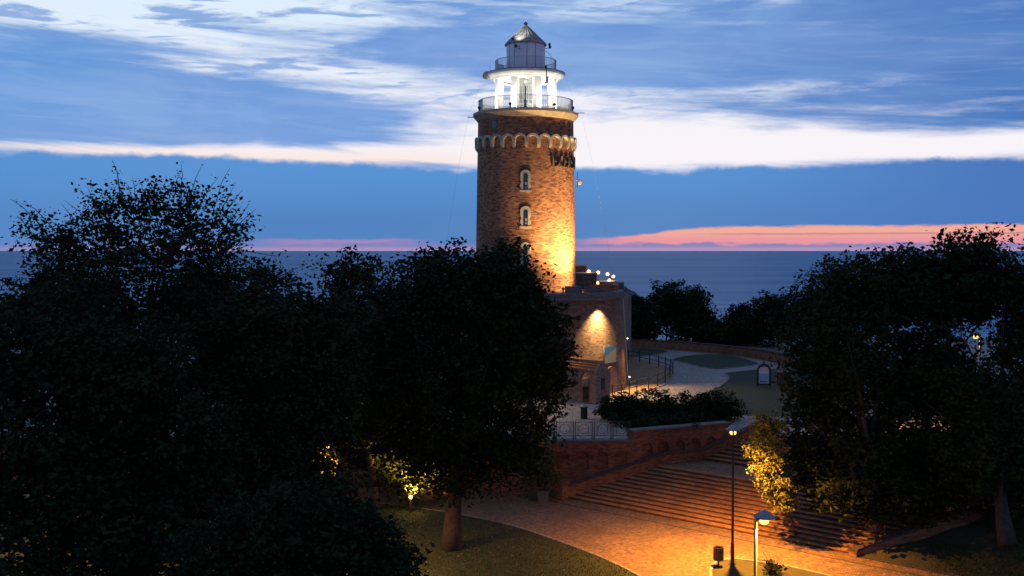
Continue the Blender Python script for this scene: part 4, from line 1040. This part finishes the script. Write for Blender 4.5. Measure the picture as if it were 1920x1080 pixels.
def tree(name, label, base, lobes, ncl, per, sig, leaf, trunk_r, mat='leaf_dark', limbs=9, core=0.35, group=None, twigs=0, cat='tree', fork=.35, shell=2.6, ymin=None):
    """lobes: world ellipsoids (x,y,z,rx,ry,rz)"""
    o = thing(name, label, cat, base, 0, group); B = Vector(base)
    L = np.array(lobes, float); cen = Vector(tuple((L[:, :3] * (L[:, 3] * L[:, 5])[:, None]).sum(0) / (L[:, 3] * L[:, 5]).sum()))
    C = clusters(lobes, ncl, shell)
    C = C[C[:, 2] > B.z + .4]
    P = spray(C, per, sig)
    if core:
        C2 = clusters([(l[0], l[1], l[2], l[3] * .74, l[4] * .74, l[5] * .74) for l in lobes], int(ncl * core), 1.6)
        P2_ = spray(C2, per * .55, sig * 1.1)
    Bv = np.array(B)
    leaves_mesh('crown', P - Bv, None, leaf, mat, o)
    if core: leaves_mesh('inner_foliage', P2_ - Bv, None, leaf * 1.6, mat, o)
    # trunk, then limbs reaching out to the clusters
    top = B.lerp(Vector((cen.x, cen.y, cen.z)), .95)
    hv = top - B; side = Vector((random.uniform(-.3, .3), random.uniform(-.3, .3), 0))
    tp_ = [B + hv * u + side * math.sin(u * 3) * .8 + Vector(((cen.x - B.x), (cen.y - B.y), 0)) * (u * u - u) * .5 for u in np.linspace(0, 1, 9)]
    tr_ = [trunk_r * (1.22 if k == 0 else 1.06 if k == 1 else 1 - .08 * k) for k in range(9)]
    MB().tube([p - B for p in tp_], tr_, 12).build('trunk', 'bark', o, smooth=True)
    pick = rng.permutation(len(C))[:limbs * 5]
    limb_tips = []
    for k in pick[:limbs]:
        tip = Vector(tuple(C[k])); u = random.uniform(fork, .95); st = tp_[int(u * 8)]
        mid = st.lerp(tip, .5) + Vector((random.uniform(-.4, .4), random.uniform(-.4, .4), random.uniform(.1, .6)))
        pts = smooth_curve([st, mid, tip], 4); r0 = trunk_r * .45 * (1.1 - u * .5)
        MB().tube([p - B for p in pts], [r0 * (1 - .85 * q / (len(pts) - 1)) for q in range(len(pts))], 7).build('limb', 'bark', o, smooth=True); limb_tips.append(pts)
    br_ = MB()
    for k in pick[limbs:]:
        tip = Vector(tuple(C[k])); pts0 = min(limb_tips, key=lambda q: (q[len(q) // 2] - tip).length); st = pts0[random.randint(len(pts0) // 2, len(pts0) - 2)]
        mid = st.lerp(tip, .5) + Vector((0, 0, random.uniform(0, .3)))
        br_.tube([st - B, mid - B, tip - B], [trunk_r * .09, trunk_r * .06, trunk_r * .03], 5, False)
    if twigs:
        tops = C[np.argsort(-C[:, 2])][:twigs * 4]; sel = tops[rng.permutation(len(tops))[:twigs]]
        Q = []
        for c_ in sel:
            p = Vector(tuple(c_)); d = (p - cen).normalized() + Vector((random.uniform(-.3, .3), random.uniform(-.3, .3), random.uniform(.3, .9))); d.normalize()
            ln = random.uniform(.6, 1.5); q = p + d * ln + Vector((random.uniform(-.25, .25), 0, 0)); m2 = p.lerp(q, .5) + Vector((random.uniform(-.12, .12), 0, .06))
            br_.tube([p - d * .6 - B, m2 - B, q - B], [.020, .014, .006], 4, False)
            for _ in range(random.randint(5, 14)):
                s_ = p.lerp(q, random.uniform(.1, 1)); Q.append((s_.x - B.x + random.gauss(0, .10), s_.y - B.y + random.gauss(0, .10), s_.z - B.z + random.gauss(0, .08)))
        leaves_mesh('twig_leaves', np.array(Q), None, leaf * .8, mat, o)
    br_.build('branches', 'bark', o)['kind'] = 'stuff'
    return o
def lob(px, py, rx, ry, Y, rd=None, dy=0):
    """crown lobe measured in photo pixels at distance Y -> metres"""
    c = D(px, py, Y + dy); s = (Y + dy) / F
    return (c.x, c.y, c.z, rx * s, (rd if rd else rx * s * .9), ry * s)

# the big tree in the middle
bt = G(847, 1031)
tree('broadleaf_tree', 'big dark broadleaf tree with an orange-lit trunk in front of the tower', (bt.x, bt.y, .0),
     [lob(885, 545, 150, 105, 46), lob(815, 545, 90, 80, 46), lob(945, 530, 75, 75, 45.5), lob(760, 620, 130, 120, 46), lob(985, 640, 100, 120, 45.5), lob(1020, 670, 60, 95, 45.5), lob(880, 720, 185, 150, 46), lob(760, 780, 110, 110, 46.5), lob(960, 800, 95, 105, 45.5), lob(865, 860, 130, 80, 46), lob(700, 700, 70, 90, 47)],
     980, 58, .34, .19, .40, 'leaf_dark', 11, .35)
# tall airy tree at the left
tree('locust_tree', 'tall airy tree with thin twigs against the sky at the left', (-15.6, 42, 0),
     [lob(110, 445, 75, 65, 40), lob(210, 395, 95, 62, 40), lob(330, 395, 95, 62, 41), lob(415, 440, 60, 68, 41), lob(250, 480, 190, 80, 40), lob(100, 550, 90, 90, 40), lob(400, 540, 110, 90, 41), lob(505, 560, 85, 80, 41.5), lob(250, 580, 190, 80, 40)],
     640, 30, .30, .16, .34, 'leaf_dark', 14, .10, None, 90, shell=2.0)
lt = [('broadleaf_tree', 'dark dense tree filling the left edge below the airy tree', (-15.5, 33, 0), [lob(60, 700, 190, 150, 33), lob(230, 720, 170, 140, 33), lob(120, 880, 220, 150, 32), lob(330, 860, 150, 150, 32.5), lob(210, 1020, 260, 130, 31.5)], 760, 55, .32, .19, .32, 'leaf_dark', 9, .32),
      ('broadleaf_tree', 'dark tree mass between the airy tree and the big tree', (-9.3, 37, 0), [lob(480, 640, 130, 110, 37), lob(590, 640, 95, 110, 37.5), lob(500, 780, 150, 130, 36.5), lob(600, 760, 80, 90, 37), lob(560, 930, 120, 80, 36), lob(400, 700, 90, 90, 37), lob(440, 920, 130, 120, 35.5)], 720, 55, .32, .19, .32, 'leaf_mid', 9, .32),
      ('broadleaf_tree', 'flat-topped tree behind the gap left of the big tree', (*G(703, 957)[:2], 0), [lob(665, 520, 75, 50, 55), lob(710, 600, 100, 90, 55), lob(640, 600, 80, 80, 55), lob(680, 720, 110, 110, 54.5), lob(690, 830, 80, 70, 54), lob(782, 890, 75, 42, 53.3)], 420, 45, .34, .20, .24, 'leaf_dark', 7, .45),
      ('broadleaf_tree', 'leafy treetop rising at the bottom left in front of the lawn', (-6.0, 25.5, 0), [lob(650, 1020, 110, 80, 26), lob(560, 1000, 120, 100, 26), lob(720, 1070, 70, 50, 26), lob(480, 1060, 150, 120, 25.5)], 420, 46, .24, .15, .2, 'leaf_dark', 7, .4)]
for a in lt: tree(*a)
# trees on the right bank
tree('broadleaf_tree', 'large dark tree over the stairs with lamp-lit leaves on its left', (Gb(1640, 985).x, Gb(1640, 985).y, 1.0),
     [lob(1620, 550, 110, 88, 48), lob(1690, 545, 125, 92, 49), lob(1790, 560, 110, 90, 49), lob(1560, 660, 110, 110, 47), lob(1680, 720, 180, 150, 48), lob(1530, 780, 85, 110, 47.5), lob(1600, 860, 130, 110, 46.5), lob(1720, 870, 120, 90, 47), lob(1505, 880, 50, 65, 46.8), lob(1610, 925, 110, 50, 45), lob(1700, 930, 110, 48, 45.5)],
     860, 56, .33, .19, .34, 'leaf_mid', 10, .5)
tree('broadleaf_tree', 'spreading dark tree with a visible trunk at the far right', (*Gb(1889, 1020)[:2], Gb(1889, 1020).z - .05),
     [lob(1835, 470, 72, 48, 47), lob(1770, 525, 110, 68, 48), lob(1885, 535, 85, 62, 47), lob(1950, 600, 80, 90, 47), lob(1760, 700, 90, 80, 48), lob(1950, 680, 110, 120, 46), lob(1880, 900, 140, 80, 45), lob(1880, 800, 120, 100, 45.5), lob(1780, 850, 90, 90, 46), lob(1960, 850, 80, 120, 45), lob(1870, 860, 110, 90, 42.2), lob(1850, 760, 80, 80, 42.5)],
     860, 54, .33, .19, .30, 'leaf_dark', 10, .5, None, 0)
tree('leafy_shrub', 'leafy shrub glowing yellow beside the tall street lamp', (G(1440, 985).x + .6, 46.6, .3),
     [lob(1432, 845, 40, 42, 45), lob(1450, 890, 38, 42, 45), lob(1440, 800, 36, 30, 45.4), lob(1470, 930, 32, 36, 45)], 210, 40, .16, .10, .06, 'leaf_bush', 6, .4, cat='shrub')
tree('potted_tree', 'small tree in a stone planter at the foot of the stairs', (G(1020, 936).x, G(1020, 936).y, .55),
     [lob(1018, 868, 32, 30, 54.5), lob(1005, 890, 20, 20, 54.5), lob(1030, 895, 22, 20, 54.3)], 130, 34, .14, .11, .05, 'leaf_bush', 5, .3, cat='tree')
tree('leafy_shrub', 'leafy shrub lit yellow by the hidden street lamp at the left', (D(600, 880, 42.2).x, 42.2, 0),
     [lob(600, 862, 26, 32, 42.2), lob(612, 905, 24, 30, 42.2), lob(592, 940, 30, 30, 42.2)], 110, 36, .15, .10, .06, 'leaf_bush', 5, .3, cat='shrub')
pg = G(1018, 940); pl = thing('planter', 'stone planter holding the small tree at the stair foot', 'planter', (pg.x, pg.y, 0))
MB().prism([(-.28, -.28), (.28, -.28), (.28, .28), (-.28, .28)], 0, .52).build('pot', 'grey_stone', pl); MB().box(-.33, -.33, .52, .33, .33, .6).build('rim', 'grey_stone', pl); MB().box(-.25, -.25, .6, .25, .25, .61).build('soil', 'verge', pl)
# hedge shrubs behind the taller wall
for k, (px, py, rx, ry, Y, lab) in enumerate(((1165, 765, 48, 34, 63.5, 'leftmost dark rounded shrub behind the taller arched wall'), (1225, 768, 50, 42, 63, 'second dark shrub from the left behind the taller arched wall'), (1285, 772, 50, 38, 63, 'third dark shrub from the left behind the taller arched wall'), (1345, 766, 52, 40, 63.5, 'rightmost dark shrub of the hedge, near the lamp-lit leaves'), (1255, 790, 130, 18, 60.5, 'low dark planting in front of the plaza shrubs'))):
    c = D(px, py, Y)
    tree('shrub', lab, (c.x, c.y, PZ), [lob(px, py, rx, ry, Y), lob(px - rx * .4, py + ry * .3, rx * .7, ry * .7, Y), lob(px + rx * .4, py + ry * .3, rx * .7, ry * .7, Y)], 230, 42, .17, .12, .05, 'leaf_hedge', 6, .5, 'hedge on the plaza', cat='shrub')
# trees and bushes beyond the boundary wall
far = ((1250, 585, 70, 62, 116, 'leftmost bushy tree beyond the boundary wall, right of the drum'), (1300, 590, 42, 55, 119, 'bushy tree beyond the wall, just left of the sea gap'), (1385, 612, 45, 45, 116, 'low bush beyond the wall under the sea gap'),
       (1440, 600, 55, 50, 112, 'bush beyond the wall, right of the sea gap'), (1510, 590, 65, 60, 106, 'bushy tree beyond the wall nearest the right-hand trees'), (1190, 600, 40, 50, 112, 'dark bush beyond the wall touching the drum flank'), (1560, 570, 70, 80, 100, 'dark tree beyond the wall behind the right-hand trees'), (1345, 628, 40, 24, 113, 'smallest bush beyond the wall'))
for px, py, rx, ry, Y, lab in far:
    c = D(px, py, Y)
    tree('bushy_tree', lab, (c.x, c.y, PZ - .6), [lob(px, py, rx, ry, Y), lob(px - rx * .5, py + ry * .35, rx * .6, ry * .6, Y), lob(px + rx * .5, py + ry * .3, rx * .6, ry * .65, Y), lob(px + rx * .1, py - ry * .4, rx * .5, ry * .6, Y)], 260, 38, .36, .26, .12, 'leaf_mid', 7, .3, 'trees beyond the boundary wall', cat='tree')
# left background beyond the plaza so that gaps do not open on bare ground
for px, py, rx, ry, Y, lab in ((120, 560, 130, 90, 90, 'far tree behind the airy tree at the left edge'), (420, 560, 140, 80, 92, 'far tree behind the airy tree, towards the middle')):
    c = D(px, py, Y)
    tree('broadleaf_tree', lab, (c.x, c.y, PZ), [lob(px, py, rx, ry, Y), lob(px - rx * .5, py + ry * .5, rx * .7, ry, Y), lob(px + rx * .5, py + ry * .5, rx * .7, ry, Y)], 300, 36, .5, .34, .25, 'leaf_dark', 7, .4)
sg = G(1450, 1078)
tree('shrub', 'small clipped shrub on the grass island by the pale lamp', (sg.x, sg.y, .05), [(sg.x, sg.y, .25, .62, .5, .3)], 60, 30, .10, .07, .03, 'leaf_hedge', 5, .4, cat='shrub')

# grass blades on the lawns: one mass
def grass(name, label, pts, size):
    n_ = len(pts); ang_ = rng.uniform(0, 2 * PI, n_); h_ = size * rng.uniform(.5, 1.4, n_); w_ = size * .35
    V = np.empty((n_, 3, 3), np.float32)
    V[:, 0] = pts + np.stack([np.cos(ang_) * w_, np.sin(ang_) * w_, 0 * ang_], 1); V[:, 1] = pts - np.stack([np.cos(ang_) * w_, np.sin(ang_) * w_, 0 * ang_], 1)
    V[:, 2] = pts + np.stack([rng.normal(0, .4, n_) * h_, rng.normal(0, .4, n_) * h_, h_], 1)
    me = bpy.data.meshes.new(name); me.vertices.add(n_ * 3); me.vertices.foreach_set('co', V.ravel()); me.loops.add(n_ * 3)
    me.loops.foreach_set('vertex_index', np.arange(n_ * 3, dtype=np.int32)); me.polygons.add(n_); me.polygons.foreach_set('loop_start', np.arange(0, n_ * 3, 3, dtype=np.int32))
    me.update(calc_edges=True); me.materials.append(MAT['grass_blade']); o = link(name, me)
    return tag(o, label, 'grass', None, 'stuff')
le = np.array([(p.x, p.y) for p in lawn_edge])
pts = np.stack([rng.uniform(-12, 7, 90000), rng.uniform(24, 53.5, 90000)], 1)
lim = np.interp(pts[:, 0], le[:, 0], le[:, 1]); keep = (pts[:, 1] < lim - .05)
pts = pts[keep]; grass('grass', 'dark mown grass of the lawn under the big tree', np.column_stack([pts, np.full(len(pts), .055)]), .055)
u = rng.uniform(SW + .5, SW + 12, 45000); v = rng.uniform(-.1, tot, 45000)
q = np.array(ST0)[None, :] + np.array(SE)[None, :] * u[:, None] + np.array(SN)[None, :] * v[:, None]
hh_ = np.clip(v / tot, 0, 1); q[:, 2] = PZ * (hh_ * .75 + .25 * hh_ * hh_ * (3 - 2 * hh_)) + .02
grass('grass', 'rough brown grass on the bank right of the stairs', q, .075)
nl_ = 700
fx = np.concatenate([rng.normal(bt.x, 4.0, nl_), rng.uniform(2, 14, 260)]); fy = np.concatenate([rng.normal(bt.y + 1, 3.2, nl_), rng.uniform(44, 54, 260)])
ok = fy < np.interp(fx, le[:, 0], le[:, 1]) - .1; zf = np.where(ok, .09, .02)
sel = ok | ((np.arange(len(fx)) >= nl_) & ((fx - ST0.x) * SN.x + (fy - ST0.y) * SN.y < -.15) & (fy > np.interp(fx, le[:, 0], le[:, 1]) + .2))
plain('dead_leaf', (.22, .13, .05), (.12, .07, .03), 6, .8)
lf = leaves_mesh('fallen_leaves', np.column_stack([fx, fy, zf])[sel], None, .13, 'dead_leaf', None)
vv = np.empty(len(lf.data.vertices) * 3, np.float32); lf.data.vertices.foreach_get('co', vv); vv = vv.reshape(-1, 4, 3); cz = vv[:, :, 2].mean(1)
vv[:, :, 2] = cz[:, None] + (vv[:, :, 2] - cz[:, None]) * .15; lf.data.vertices.foreach_set('co', vv.ravel()); lf.data.update()
tag(lf, 'scattered brown fallen leaves on the lawn and paving', 'leaves', None, 'stuff')
print('tris', sum(len(o.data.loops) - 2 * len(o.data.polygons) for o in bpy.data.objects if o.type == 'MESH'))
